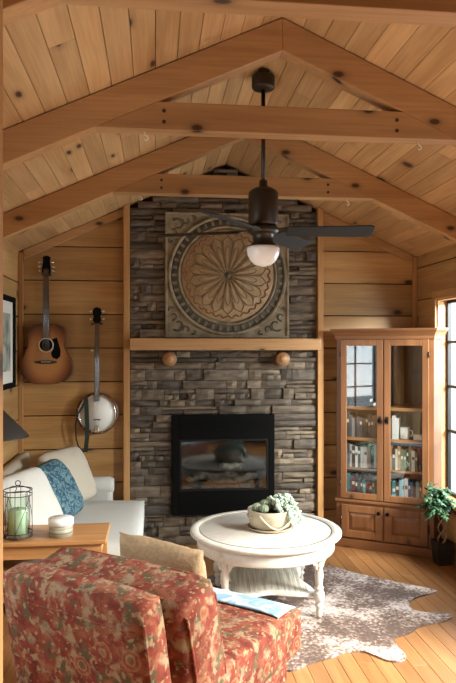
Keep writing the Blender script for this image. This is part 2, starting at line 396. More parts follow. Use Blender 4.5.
# floor
b = MB()
y_rows = []
x = XL-.1
while x < XR+.15:
    y = YF-random.random()*1.2
    while y < YW+.05:
        l = random.uniform(.9, 2.1); y1 = min(y+l, YW+.06)
        if y1-y > .05: b.bb(x+.0008, x+.0892, max(y, YF)+.0008, y1-.0008, -.02, 0)
        y = y1
        if y1 >= YW+.05: break
    x += .09
b.mat(1).bb(XL-.1, XR+.15, YF, YW+.06, -.05, -.0205)
struct(b.build('floor', ['floor', 'gap'], bevel=.0012, bseg=1))

# ceiling: boards parallel to the ridge
b = MB()
sl = math.sqrt(1+MS*MS)
for sg in (-1, 1):
    u = 0.0
    half = (XC-XL if sg < 0 else XR-XC)+.12
    while u < half:
        u1 = min(u+.098, half); g = .0012
        y = YF-random.random()*2
        while y < YW:
            l = random.uniform(1.6, 3.6); y1 = min(y+l, YW+.05)
            if y1 > YF+.05:
                xa, xb = XC+sg*(u+g), XC+sg*(u1-g)
                b.prism([(xa, max(y, YF)+g, roof(xa)), (xb, max(y, YF)+g, roof(xb)), (xb, max(y, YF)+g, roof(xb)+.02), (xa, max(y, YF)+g, roof(xa)+.02)], (0, y1-g-max(y, YF)-g, 0))
            y = y1
        u = u1
    xa, xb = XC, XC+sg*half
    b.mat(1).prism([(xa, YF, ZR+.021), (xb, YF, roof(xb)+.021), (xb, YF, roof(xb)+.08), (xa, YF, ZR+.08)], (0, YW+.1-YF, 0)); b.mat(0)
struct(b.build('ceiling', ['ceil', 'gap'], bevel=.002, bseg=1))

def seams(off, step, lo, hi):
    z = off
    while z > lo: z -= step
    out = []
    while z < hi: out.append((max(z, lo), min(z+step, hi))); z += step
    return out
def rects_minus(u0, u1, z0, z1, holes):
    cells = [(u0, u1, z0, z1)]
    for (a, c, d, e) in holes:
        nxt = []
        for (p, q, r, s) in cells:
            if c <= p or a >= q or e <= r or d >= s: nxt.append((p, q, r, s)); continue
            if p < a: nxt.append((p, a, r, s))
            if c < q: nxt.append((c, q, r, s))
            pa, qa = max(p, a), min(q, c)
            if r < d: nxt.append((pa, qa, r, d))
            if e < s: nxt.append((pa, qa, e, s))
        cells = nxt
    return [c for c in cells if c[1]-c[0] > .004 and c[3]-c[2] > .004]
G = .004
# back wall boards
b = MB()
for (u0, u1) in ((XL-.02, SX0-.02), (SX1+.02, XR+.02)):
    for (z0, z1) in seams(-.0235, .2775, 0, 3.3):
        p = [(u0, z0+(G if z0 > 0 else 0)), (u1, z0+(G if z0 > 0 else 0)), (u1, z1-G), (u0, z1-G)]
        p = clip(p, lambda q: roof(0)+MS*(q[0])-q[1]) if u1 < XC else clip(p, lambda q: ZR-MS*(q[0]-XC)-q[1])
        if len(p) > 2: b.prism([(q[0], YW, q[1]) for q in p], (0, .02, 0))
b.mat(1)
for (p, q, r, s) in rects_minus(XL-.12, XR+.12, -.02, 3.3, [(FX0, FX1, FZ0, FZ1)]): b.bb(p, q, YW+.0205, YW+.06, r, s)
struct(b.build('wall_back', ['wall_x', 'gap'], bevel=.004))

# side walls
W1 = (3.95, 5.02, .46, 2.035)    # y0,y1,z0,z1 right wall window
W3 = (.3, 3.1, .06, 2.06)       # right wall, nearer the camera
W2 = (1.45, 3.05, .75, 2.05)     # left wall window
for side, X, sg, holes, off in (('right', XR, 1, [W1, W3], 2.33), ('left', XL, -1, [W2], 2.45)):
    b = MB(); top = roof(X)+.01
    for (z0, z1) in seams(off, .2775, 0, top):
        for (p, q, r, s) in rects_minus(YF, YW, z0, z1, holes):
            b.bb(X, X+sg*.02, p+.001, q-.001, r+(G if r == z0 and r > 0 else 0), s-(G if s == z1 else 0))
    b.mat(1)
    for (p, q, r, s) in rects_minus(YF, YW+.05, -.02, top, holes): b.bb(X+sg*.0205, X+sg*.105, p, q, r, s)
    struct(b.build('wall_'+side, ['wall_y', 'gap'], bevel=.004))

def window(name, X, sg, w, nm_y, zs):
    y0, y1, z0, z1 = w
    root = sempty(name)
    t = MB(); g = .012
    # jamb lining
    t.bb(X, X+sg*.1045, y0, y0+g, z0, z1); t.bb(X, X+sg*.1045, y1-g, y1, z0, z1); t.bb(X, X+sg*.1045, y0+g, y1-g, z1-g, z1); t.bb(X, X+sg*.1045, y0+g, y1-g, z0, z0+g)
    t.build('jamb', 'trim_y', root, bevel=.002)
    t = MB(); cw = .065; cx = X-sg*.018
    t.bb(cx, X-sg*.0005, y0-cw, y0, z0-cw, z1+cw); t.bb(cx, X-sg*.0005, y1, y1+cw, z0-cw, z1+cw); t.bb(cx, X-sg*.0005, y0, y1, z1, z1+cw); t.bb(X-sg*.035, X-sg*.0005, y0, y1, z0-.03, z0)
    t.build('casing', 'trim_y', root, bevel=.003)
    f = MB(); xa, xb = X+sg*.072, X+sg*.103; fw = .022
    a0, a1, c0, c1 = y0+g, y1-g, z0+g, z1-g
    f.bb(xa, xb, a0, a0+fw, c0, c1); f.bb(xa, xb, a1-fw, a1, c0, c1); f.bb(xa, xb, a0+fw, a1-fw, c1-fw, c1); f.bb(xa, xb, a0+fw, a1-fw, c0, c0+fw)
    fr = f.build('window_frame', 'black', root, bevel=.003)
    mm = MB(); d = .010
    for y in nm_y: mm.bb(xa+sg*.004, xb-sg*.004, y-d, y+d, c0+fw, c1-fw)
    for z in zs: mm.bb(xa+sg*.004, xb-sg*.004, a0+fw, a1-fw, z-d, z+d)
    mm.build('muntin_grid', 'black', root)
    p = MB(); p.bb(X+sg*.086, X+sg*.090, a0+fw-.003, a1-fw+.003, c0+fw-.003, c1-fw+.003); p.build('pane', 'glass', root)
window('window_1', XR, 1, W1, [4.48], [.98, 1.335, 1.69])
window('window_2', XL, -1, W2, [1.85, 2.25, 2.65], [1.08, 1.41, 1.74])
window('window_3', XR, 1, W3, [1.24, 2.18], [.55, 1.05, 1.55])

# wall behind the photographer
b = MB()
for (z0, z1) in seams(2.40, .2775, 0, 3.3):
    p = clip([(XL, z0+G), (XR, z0+G), (XR, z1-G), (XL, z1-G)], lambda q: ZR-MS*(XC-q[0])-q[1]); p = clip(p, lambda q: ZR-MS*(q[0]-XC)-q[1])
    if len(p) > 2: b.prism([(q[0], YF-.02, q[1]) for q in p], (0, .02, 0))
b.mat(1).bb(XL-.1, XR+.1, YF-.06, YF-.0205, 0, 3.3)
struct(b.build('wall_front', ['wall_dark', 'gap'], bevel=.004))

# trims: corner posts, posts beside the stone, gable trim
n = 0
def trim(bm, mat, bevel=.004):
    global n
    n += 1
    return struct(bm.build('trim_%d' % n, mat, bevel=bevel))
trim(MB().bb(XL+.001, XL+.036, YW-.036, YW-.001, 0, roof(XL)-.005), 'trim_z')
trim(MB().bb(XR-.036, XR-.001, YW-.036, YW-.001, 0, roof(XR)-.005), 'trim_z')
PY = YW-.085
trim(MB().prism([(SX0-.05, PY, 0), (SX0, PY, 0), (SX0, PY, roof(SX0)-.003), (SX0-.05, PY, roof(SX0-.05)-.003)], (0, .084, 0)), 'trim_z')
trim(MB().prism([(SX1, PY, 0), (SX1+.05, PY, 0), (SX1+.05, PY, roof(SX1+.05)-.003), (SX1, PY, roof(SX1)-.003)], (0, .084, 0)), 'trim_z')
for sg in (-1, 1):
    xa = SX0-.052 if sg < 0 else SX1+.052
    xb = XL+.04 if sg < 0 else XR-.04
    trim(MB().prism([(xa, YW-.03, roof(xa)-.004), (xb, YW-.03, roof(xb)-.004), (xb, YW-.03, roof(xb)-.075), (xa, YW-.03, roof(xa)-.075)], (0, .029, 0)), 'beam')
# doorway post at the near left (the photographer stands in this opening)
trim(MB().bb(-.42, -.2965, 1.22, 1.32, 0, roof(-.42)-.16), 'trim_z')
b = MB(); b.bb(XL+.001, -.421, 1.235, 1.305, 0, roof(XL)-.01)
struct(b.build('wall_partition', 'wall_x'))

# stone chimney breast
b = MB()
SY = YW-.055
def stone(x0, x1, z0, z1):
    g = .0022; d = random.uniform(-.022, .018); x0 += g; x1 -= g; z0 += g; z1 -= g
    nx = max(2, int((x1-x0)/.045)); nz = 3
    grid = []
    for j in range(nz+1):
        for i in range(nx+1):
            xx, zz = x0+(x1-x0)*i/nx, z0+(z1-z0)*j/nz
            e = .012 if i in (0, nx) or j in (0, nz) else 0
            k = mnoise.noise(Vector((xx*11+d*90, zz*17, d*60)))*.010+mnoise.noise(Vector((xx*31, zz*40, d*99)))*.004
            grid.append(b._v((xx, SY+d+e+k, zz)))
    for j in range(nz):
        for i in range(nx):
            a = j*(nx+1)+i; b.face([grid[a], grid[a+1], grid[a+nx+2], grid[a+nx+1]])
    per = [i for i in range(nx+1)]+[(nx+1)*j+nx for j in range(1, nz+1)]+[(nx+1)*nz+i for i in range(nx-1, -1, -1)]+[(nx+1)*j for j in range(nz-1, 0, -1)]
    back = [b._v((grid[i].co.x, YW+.018, grid[i].co.z)) for i in per]
    for k in range(len(per)): b.face([grid[per[k]], back[k], back[(k+1) % len(per)], grid[per[(k+1) % len(per)]]])
z = 0.0
while z < roof(XC)-.03:
    h = random.choice([.04, .05, .055, .06, .07, .08, .09])
    z1 = z+h
    for edge in (FZ0, FZ1):
        if z < edge-.001 < z1 or abs(z1-edge) < .02: z1 = edge
    lo = max(SX0+.002, XC-(ZR-z1)/MS+.01); hi = min(SX1-.002, XC+(ZR-z1)/MS-.01)
    spans = [(lo, hi)]
    if z < FZ1-.001 and z1 > FZ0+.001: spans = [(SX0+.002, FX0-.002), (FX1+.002, SX1-.002)]
    for (s0, s1) in spans:
        x = s0
        while x < s1-.01:
            w = random.choice([.09, .14, .2, .26, .34, .42])*random.uniform(.8, 1.15); x1 = x+w
            if s1-x1 < .07: x1 = s1
            if h >= .065 and random.random() < .5 and x1-x > .12:
                zm = z+(z1-z)*random.uniform(.4, .6); xm = x+(x1-x)*random.uniform(.35, .65)
                stone(x, xm, z, zm); stone(xm, x1, z, zm); stone(x, x1, zm, z1)
            else: stone(x, x1, z, z1)
            x = x1
    z = z1
b.mat(1)
for (p, q, r, s) in rects_minus(SX0+.001, SX1-.001, 0, 2.8, [(FX0, FX1, FZ0, FZ1)]): b.bb(p, q, YW-.02, YW+.02, r, s)
struct(b.build('wall_chimney', ['stone', 'mortar']))

# ================================================================== TRUSSES
RD = .157
names = ['nearest, cropped by the top of the photo', 'middle, in front of the fan rod', 'farthest, just before the stone chimney']
for i, Y in enumerate((1.84, 2.975, 4.21)):
    t = thing('roof_truss', 'open pine roof truss with level tie beam, ' + names[i], 'roof truss', (XC, Y, 2.6), 0)
    th = .085
    for sg in (-1, 1):
        L_ = (XC-XL if sg < 0 else XR-XC)-.004
        p = [(0, ZR-.004), (sg*L_, ZR-MS*L_-.004), (sg*L_, ZR-MS*L_-RD), (0, ZR-RD)]
        q = MB().prism([(a, 0, c-2.6) for a, c in p], (0, th, 0)).build('rafter', 'beam', t, bevel=.004)
        q.rotation_euler = (0, 0, 0)
    zb, zt = 2.641, 2.768
    ub, ut = (ZR-RD-zb)/MS, (ZR-RD-zt)/MS
    MB().prism([(-ub, 0, zb-2.6), (ub, 0, zb-2.6), (ut, 0, zt-2.6), (-ut, 0, zt-2.6)], (0, th, 0)).build('tie_beam', 'beam', t, bevel=.003)
    for sg in (-1, 1):
        for dz in (.035, .085):
            MB().lathe([(.009, -.004), (.009, .01)], (sg*(ut-.03), 0, zb-2.6+dz), 10, 'y').build('peg', 'rosewood', t)
hooks = [(145, 133, 2.975, 'left end of the middle tie beam'), (422, 144, 2.975, 'right end of the middle tie beam'), (140, 193, 4.21, 'left end of the farthest tie beam'), (349, 199, 4.21, 'right end of the farthest tie beam')]
for px, py, Y, w in hooks:
    X = at_y(px, py, Y).x
    o = MB().tube([(X, Y+.04, 2.642), (X, Y+.04, 2.627), (X+.010, Y+.04, 2.619), (X+.014, Y+.04, 2.609), (X+.006, Y+.04, 2.601), (X-.004, Y+.04, 2.607)], .003, 6).build('cup_hook', 'ivory')
    tag(o, 'small pale cup hook under the %s' % w, 'hook')
# ================================================================== CEILING FAN
FY = 3.56
fan = thing('ceiling_fan', 'dark bronze ceiling fan with a white glass bowl light, hung from the ridge', 'ceiling fan', (XC+.006, FY, 2.29))
z0 = -2.29
MB().lathe([(.02, 3.075+z0), (.058, 3.08+z0), (.064, 3.09+z0), (.064, 3.145+z0), (.06, 3.15+z0)], (0, 0, 0), 28).build('canopy', 'bronze', fan)
MB().box((0, 0, 3.166+z0), (.06, .08, .034)).build('mounting_block', 'bronze', fan, bevel=.004)
MB().lathe([(.012, 2.50+z0), (.012, 3.077+z0)], seg=14).build('downrod', 'bronze', fan)
MB().lathe([(.018, .285), (.024, .28), (.024, .245), (.05, .24), (.077, .222), (.083, .21), (.083, .045), (.074, .03), (.03, .028)], seg=30).build('motor_housing', 'bronze', fan)
MB().lathe([(.02, .028), (.078, .026), (.086, .012), (.086, -.004), (.07, -.014), (.058, -.02), (.058, -.06), (.075, -.075), (.084, -.086), (.03, -.09)], seg=30).build('light_fitter', 'bronze', fan)
MB().lathe([(.088, -.086), (.092, -.10), (.088, -.128), (.072, -.162), (.046, -.184), (.014, -.194), (.0, -.195)], seg=32).build('light_bowl', 'white_glass', fan)
for a in (-1, 62, 167, 240):
    an = R(a) - TH
    bl = MB()
    mx = Matrix.Rotation(an, 4, 'Z') @ Matrix.Rotation(R(-15), 4, 'X')
    w0, w1 = .056, .069
    prof = [(.13, -w0), (.16, -w0-.003), (.585, -w1), (.605, -w1+.012), (.61, 0), (.605, w1-.012), (.585, w1), (.16, w0+.003), (.13, w0)]
    bl.prism([mx @ Vector((x, y, -.003)) for x, y in prof], mx.to_3x3() @ Vector((0, 0, .007)))
    blade = bl.build('blade', 'blade', fan, bevel=.002)
    ar = MB(); ar.prism([mx @ Vector(p) for p in ((.06, -.022, .006), (.13, -.03, .006), (.19, -.038, .006), (.19, .038, .006), (.13, .03, .006), (.06, .022, .006))], mx.to_3x3() @ Vector((0, 0, .006)))
    ar.build('blade_iron', 'bronze', blade, bevel=.0015)

# ================================================================== MANTEL, MEDALLION, ROUND LOG ENDS
mant = thing('mantel_shelf', 'thick honey pine beam mantel spanning the stone chimney', 'mantel', (.58, 5.33, 1.67))
MB().bb(SX0+.004, SX1-.004, 5.235, 5.408, 1.625, 1.72).build('beam', 'beam', mant, world=True, bevel=.006)
for px, w in ((169.5, 'banjo side'), (281.5, 'bookcase side')):
    p = at_y(px, 359, 5.36)
    o = thing('log_corbel', 'round sawn log end below the mantel on the %s' % w, 'corbel', (p.x, 5.36, p.z))
    MB().lathe([(.0, -.075), (.052, -.075), (.058, -.068), (.058, .035), (.0, .035)], (0, 0, 0), 24, 'y').build('log_end', 'corbel', o)
    MB().lathe([(.0, -.0765), (.034, -.0765), (.034, -.0755), (0, -.0755)], (0, 0, 0), 20, 'y').build('end_grain', 'beam', o)

mc = Vector((.600, 5.375, 1.722+.522))
md = thing('wall_medallion', 'large square carved medallion with round flower rosette leaning on the mantel', 'wall art', (mc.x, mc.y, 1.722))
cz = .522
b = MB(); b.box((0, .005, cz), (1.04, .024, 1.04)); b.build('panel', 'medal', md, bevel=.006)
b = MB(); e = .507
for sx, sz, w, h in ((0, -e, 1.034, .02), (0, e, 1.034, .02), (-e, 0, .02, .994), (e, 0, .02, .994)): b.box((sx, -.012, cz+sz), (w, .016, h))
b.build('edge_moulding', 'medal', md, bevel=.004)
MB().lathe([(0, -.022), (.375, -.022), (.385, -.012), (.385, -.006), (0, -.006)], (0, 0, cz), 72, 'y').build('rosette_disc', 'medal_disc', md)
b = MB()
for rr, tr in ((.485, .016), (.405, .010)): b.tube([(rr*math.cos(2*PI*i/72), -.012, cz+rr*math.sin(2*PI*i/72)) for i in range(72)], tr, 8, True)
b.build('ring_moulding', 'medal', md)
MB().lathe([(.41, -.009), (.478, -.009), (.478, -.003), (.41, -.003)], (0, 0, cz), 72, 'y', caps=False).build('dark_ring', 'medal_dark', md)
b = MB()
for i in range(44):
    a = 2*PI*i/44; MB().box((.445*math.cos(a), -.012, cz+.445*math.sin(a)), (.040, .010, .026), Matrix.Rotation(-a, 4, 'Y')).build('dentil', 'medal_mid', md, bevel=.003)
def petal(b, a, r0, r1, w, tr, y):
    pts = []
    for i in range(17):
        t = i/16; s = -1 if i <= 8 else 1
        k = (i/8 if i <= 8 else (16-i)/8)
        rr = r0+(r1-r0)*k; ww = w*(k**.8)*math.sqrt(max(0, 1-max(0, (k-.72)/.28)**2))
        pts.append((rr, s*ww))
    P = [(p[0]*math.cos(a)-p[1]*math.sin(a), y, cz+p[0]*math.sin(a)+p[1]*math.cos(a)) for p in pts]
    b.tube(P[:-1], tr, 6, False)
b = MB()
for i in range(18): petal(b, 2*PI*(i+.5)/18, .03, .325, .050, .0034, -.024)
for i in range(18): petal(b, 2*PI*(i+.5)/18, .03, .25, .024, .0024, -.024)
for i in range(18):
    a = 2*PI*i/18
    b.tube([(r*math.cos(a), -.024, cz+r*math.sin(a)) for r in (.03, .15, .29)], [.002, .0045, .002], 6)
b.build('petal_outline', 'medal_line', md)
b = MB()
for i in range(32):
    a = 2*PI*(i+.5)/32
    b.tube([((.335+.022*math.sin(PI*k/6))*math.cos(a+(k-3)*.028), -.023, cz+(.335+.022*math.sin(PI*k/6))*math.sin(a+(k-3)*.028)) for k in range(7)], .006, 6)
b.build('scallop_border', 'medal_red', md)
MB().lathe([(0, -.036), (.018, -.034), (.026, -.026), (.026, -.02), (0, -.02)], (0, 0, cz), 20, 'y').build('centre_boss', 'medal_dark', md)
for sx in (-1, 1):
    for sz in (-1, 1):
        b = MB()
        for (ox, oz, r, t0, t1, sw) in ((.41, .41, .055, 0, 4.6, 1), (.34, .45, .035, .6, 5.2, -1), (.45, .34, .035, .6, 5.2, 1), (.28, .468, .022, 0, 4, 1), (.468, .28, .022, 0, 4, -1)):
            pts = []
            for i in range(14):
                a = t0+(t1-t0)*i/13; rr = r*(1-.6*i/13)
                pts.append((sx*(ox+rr*math.cos(sw*a+.8)), -.010, cz+sz*(oz+rr*math.sin(sw*a+.8))))
            b.tube(pts, [.009*(1-.4*i/13) for i in range(14)], 6)
        b.build('corner_scroll', 'medal_dark', md)

# ================================================================== FIREPLACE
fp = thing('fireplace_insert', 'black gas fireplace insert with glass front set in the stone', 'fireplace', ((FX0+FX1)/2, SY, FZ0))
yf = SY-.03
gz0, gz1, gx0, gx1 = .455, .885, .200, .945
b = MB(); y2 = yf+.05
X0, X1, Z0, Z1 = FX0+.001, FX1-.001, FZ0+.001, FZ1-.001
b.bb(X0, gx0, yf, y2, Z0, Z1); b.bb(gx1, X1, yf, y2, Z0, Z1); b.bb(gx0, gx1, yf, y2, gz1, Z1); b.bb(gx0, gx1, yf, y2, Z0, gz0)
b.build('surround', 'matte_black', fp, world=True, bevel=.003)
b = MB(); t = .018; k = .001
b.bb(gx0+k, gx0+t, yf+.004, yf+.03, gz0+k, gz1-k); b.bb(gx1-t, gx1-k, yf+.004, yf+.03, gz0+k, gz1-k); b.bb(gx0+t, gx1-t, yf+.004, yf+.03, gz1-t, gz1-k); b.bb(gx0+t, gx1-t, yf+.004, yf+.03, gz0+k, gz0+t)
fr = b.build('glass_frame', 'black', fp, world=True, bevel=.002)
MB().bb(gx0+t-.002, gx1-t+.002, yf+.014, yf+.018, gz0+t-.002, gz1-t+.002).build('glass_panel', 'fire_glass', fp, world=True)
b = MB()
for i in range(3): MB().bb(X0+.06, X1-.06, yf-.006, yf-.001, Z1-.045-.035*i-.012, Z1-.045-.035*i).build('louvre', 'matte_black', fp, world=True)
for i in range(2): MB().bb(X0+.06, X1-.06, yf-.006, yf-.001, Z0+.04+.04*i, Z0+.052+.04*i).build('louvre', 'matte_black', fp, world=True)
b = MB(); yb = YW+.28; ww = .012
b.bb(X0, X1, yb, yb+.02, Z0, Z1); b.bb(X0, X0+ww, y2, yb, Z0, Z1); b.bb(X1-ww, X1, y2, yb, Z0, Z1); b.bb(X0+ww, X1-ww, y2, yb, Z1-ww, Z1); b.bb(X0+ww, X1-ww, y2, yb, gz0-.02, gz0)
b.build('firebox', 'fire_brick', fp, world=True)
b = MB(); b.bb(gx0+.02, gx1-.02, y2+.03, yb-.04, gz0+.001, gz0+.03); b.build('ember_tray', 'ash', fp, world=True, bevel=.008)
logs = [((.33, 5.56, .540), (.78, 5.60, .532), .040, 'long pale log lying across the back of the fire'), ((.265, 5.478, .520), (.405, 5.488, .560), .028, 'short log propped up at the banjo end of the fire'),
        ((.55, 5.485, .64), (.74, 5.57, .625), .028, 'thin forked log resting across the middle of the fire'), ((.66, 5.46, .515), (.86, 5.50, .56), .034, 'short log tilted at the bookcase end of the fire'), ((.44, 5.462, .516), (.68, 5.458, .516), .022, 'small dark log along the front of the fire')]
for a, c, r, lab in logs:
    a, c = Vector(a), Vector(c)
    o = MB().tube([a.lerp(c, i/6)+Vector((0, 0, .008*math.sin(i*1.9))) for i in range(7)], [r*(.85+.25*mnoise.noise(Vector((i*1.3, r*99, a.x*7)))) for i in range(7)], 10).build('fire_log', 'log')
    tag(o, lab, 'log', 'ceramic logs in the fireplace')

# ================================================================== GUITAR
gp = at_y(47, 384, 5.39)
gt = thing('acoustic_guitar', 'sunburst acoustic guitar hanging on the pine boards beside the banjo', 'guitar', (gp.x, 5.40, gp.z))
prof = [(0, .0), (.004, .09), (.03, .155), (.08, .198), (.135, .208), (.19, .198), (.25, .165), (.30, .142), (.335, .138), (.38, .146), (.42, .150), (.455, .138), (.478, .10), (.488, .05), (.49, .02)]
half = []
for i in range(len(prof)-1):
    for k in range(3):
        t = k/3; half.append((prof[i][0]*(1-t)+prof[i+1][0]*t, prof[i][1]*(1-t)+prof[i+1][1]*t))
half.append(prof[-1])
out = [(w, z) for z, w in half]+[(-w, z) for z, w in half[::-1] if w > 0]
b = MB(); b.prism([(x, -.05, z) for x, z in out], (0, .085, 0)); b.build('body', 'mahogany', gt, bevel=.004)
b = MB(); b.prism([(x*.985, -.054, .003+z*.988) for x, z in out], (0, .0035, 0)); b.build('soundboard', 'sunburst', gt)
MB().lathe([(0, -.0555), (.05, -.0555), (.05, -.0540), (0, -.0540)], (0, 0, .315), 30, 'y').build('sound_hole', 'matte_black', gt)
MB().tube([(.056*math.cos(2*PI*i/32), -.0555, .315+.056*math.sin(2*PI*i/32)) for i in range(32)], .004, 6, True).build('rosette', 'ivory', gt)
MB().prism([(.045, -.0575, .36), (.085, -.0575, .375), (.098, -.0575, .33), (.115, -.0575, .27), (.112, -.0575, .225), (.085, -.0575, .20), (.05, -.0575, .215), (.038, -.0575, .25), (.058, -.0575, .285), (.060, -.0575, .33)], (0, .003, 0)).build('pickguard', 'matte_black', gt)
MB().prism([(-.085, -.064, .172), (-.04, -.064, .163), (.04, -.064, .163), (.085, -.064, .172), (.085, -.064, .185), (.03, -.064, .192), (-.03, -.064, .192), (-.085, -.064, .185)], (0, .009, 0)).build('bridge', 'rosewood', gt, bevel=.002)
MB().box((0, -.066, .18), (.075, .004, .004)).build('saddle', 'ivory', gt)
MB().prism([(-.028, -.066, .37), (.028, -.066, .37), (.0215, -.066, .865), (-.0215, -.066, .865)], (0, .008, 0)).build('fretboard', 'rosewood', gt)
MB().prism([(-.026, -.0575, .47), (.026, -.0575, .47), (.021, -.0575, .87), (-.021, -.0575, .87)], (0, .024, 0)).build('neck', 'mahogany', gt, bevel=.006)
hs = MB().prism([(-.022, -.058, .871), (.022, -.058, .871), (.036, -.052, .905), (.030, -.045, .96), (.026, -.040, 1.005), (.034, -.036, 1.02), (.012, -.035, 1.035), (-.012, -.035, 1.035), (-.034, -.036, 1.02), (-.026, -.040, 1.005), (-.030, -.045, .96), (-.036, -.052, .905)], (0, .016, 0)).build('headstock', 'matte_black', gt)
for sx in (-1, 1):
    for k in range(3):
        zz = .912+.034*k
        MB().tube([(sx*.03, -.042, zz), (sx*.050, -.042, zz)], .003, 6).ball((sx*.055, -.042, zz), .009, (.8, .5, 1), 8, 6).build('tuning_peg', 'chrome', gt)
for k in range(6):
    x = -.019+.0076*k
    MB().tube([(x*1.3, -.069, .18), (x, -.0675, .55), (x*.9, -.0675, .868), (x*.9, -.058, .93)], .0009, 5).build('string', 'chrome', gt)
hk = thing('guitar_hanger', 'small dark wall hook holding the guitar by its headstock', 'hanger', (gp.x, 5.445, gp.z+.930))
MB().box((0, -.004, 0), (.045, .012, .07)).build('plate', 'rosewood', hk, bevel=.003)
for sx in (-1, 1): MB().tube([(sx*.012, -.01, 0), (sx*.029, -.028, -.050), (sx*.0295, -.092, -.056), (sx*.0295, -.122, -.055), (sx*.0295, -.126, -.043)], .0042, 8).build('prong', 'black', hk)

# ================================================================== BANJO
bp = at_y(97.5, 413, 5.39)
bj = thing('banjo', 'five string banjo with round white head hanging next to the guitar', 'banjo', (bp.x, 5.40, bp.z))
MB().lathe([(0, .035), (.145, .035), (.168, .015), (.170, -.03), (.160, -.034), (0, -.02)], seg=44, axis='y').build('resonator', 'mahogany', bj)
MB().lathe([(.1425, -.03), (.150, -.03), (.150, -.062), (.1425, -.062), (.1425, -.03)], seg=44, axis='y', caps=False).build('tension_hoop', 'chrome', bj)
MB().lathe([(0, -.058), (.142, -.056), (.142, -.032), (0, -.032)], seg=44, axis='y').build('head', 'banjo_skin', bj)
for i in range(12):
    a = 2*PI*(i+.5)/12
    MB().tube([(.155*math.cos(a), -.065, .155*math.sin(a)), (.158*math.cos(a), -.032, .158*math.sin(a))], .0045, 6).build('tension_hook', 'chrome', bj)
MB().prism([(-.030, -.070, -.052), (.030, -.070, -.052), (.026, -.070, -.044), (-.026, -.070, -.044)], (0, .013, 0)).build('bridge', 'rosewood', bj)
MB().prism([(-.018, -.074, -.150), (.018, -.074, -.150), (.014, -.070, -.105), (-.014, -.070, -.105)], (0, .012, 0)).build('tailpiece', 'chrome', bj, bevel=.003)
MB().prism([(-.022, -.074, .10), (.022, -.074, .10), (.016, -.074, .72), (-.016, -.074, .72)], (0, .008, 0)).build('fretboard', 'rosewood', bj)
MB().prism([(-.021, -.0655, .155), (.021, -.0655, .155), (.016, -.0655, .73), (-.016, -.0655, .73)], (0, .024, 0)).build('neck', 'mahogany', bj, bevel=.006)
MB().prism([(-.017, -.066, .731), (.017, -.066, .731), (.036, -.062, .755), (.026, -.058, .785), (.037, -.054, .82), (.028, -.050, .852), (0, -.049, .862), (-.028, -.050, .852), (-.037, -.054, .82), (-.026, -.058, .785), (-.036, -.062, .755)], (0, .016, 0)).build('peghead', 'matte_black', bj)
for sx in (-1, 1):
    for k in range(2):
        zz = .765+.062*k
        MB().tube([(sx*.03, -.045, zz), (sx*.048, -.045, zz)], .003, 6).ball((sx*.052, -.045, zz), .009, (.8, .5, 1), 8, 6).build('tuning_peg', 'ivory', bj)
MB().tube([(-.018, -.055, .51), (-.038, -.055, .51)], .004, 6).ball((-.042, -.055, .51), .011, (.8, .5, 1), 8, 6).build('fifth_string_peg', 'ivory', bj)
for k in range(5):
    x = -.012+.006*k
    MB().tube([(x*1.1, -.075, -.11), (x*1.3, -.0765, -.048), (x*1.1, -.076, .4), (x, -.0755, .735)], .0009, 5).build('string', 'chrome', bj)
b = MB()
def ribbon(b, pts, w, t):
    rings = []
    for i, p in enumerate(pts):
        p = Vector(p); tg = (Vector(pts[min(i+1, len(pts)-1)])-Vector(pts[max(i-1, 0)])).normalized()
        s = Vector((0, 1, 0)).cross(tg).normalized()*w/2; n = Vector((0, t/2, 0))
        rings.append([p-s-n, p+s-n, p+s+n, p-s+n])
    b.loft(rings, smooth=False)
ribbon(b, [(-.085, -.078, .128), (-.080, -.088, .06), (-.078, -.088, -.02), (-.074, -.088, -.10), (-.076, -.078, -.18), (-.085, -.065, -.26), (-.092, -.05, -.31)], .034, .005)
ribbon(b, [(-.083, -.070, .128), (-.108, -.066, .07), (-.150, -.064, .0), (-.172, -.055, -.09), (-.168, -.04, -.20), (-.150, -.03, -.27), (-.105, -.04, -.315)], .012, .005)
b.build('strap', 'strap', bj)
hk = thing('banjo_hanger', 'small dark wall hook holding the banjo by its peghead', 'hanger', (bp.x, 5.445, bp.z+.748))
MB().box((0, -.004, 0), (.04, .012, .06)).build('plate', 'rosewood', hk, bevel=.003)
for sx in (-1, 1): MB().tube([(sx*.01, -.01, 0), (sx*.036, -.035, -.026), (sx*.042, -.105, -.030), (sx*.042, -.112, -.012)], .004, 8).build('prong', 'black', hk)

# framed print on the left wall
b = thing('picture_frame', 'dark framed print with pale mat on the wall beside the guitar', 'picture', (XL, 4.86, 1.68))
y0, y1, z0_, z1_ = -.33, .33, -.34, .35
m = MB()
for (a, c, d, e) in ((y0, y0+.04, z0_, z1_), (y1-.04, y1, z0_, z1_), (y0+.04, y1-.04, z1_-.04, z1_), (y0+.04, y1-.04, z0_, z0_+.04)): m.bb(.001, .028, a, c, d, e)
m.build('frame', 'matte_black', b, bevel=.003)
MB().bb(.004, .012, y0+.04, y1-.04, z0_+.04, z1_-.04).build('mat_board', 'paper', b)
MB().bb(.0121, .014, y0+.13, y1-.13, z0_+.13, z1_-.13).build('print', 'art', b)
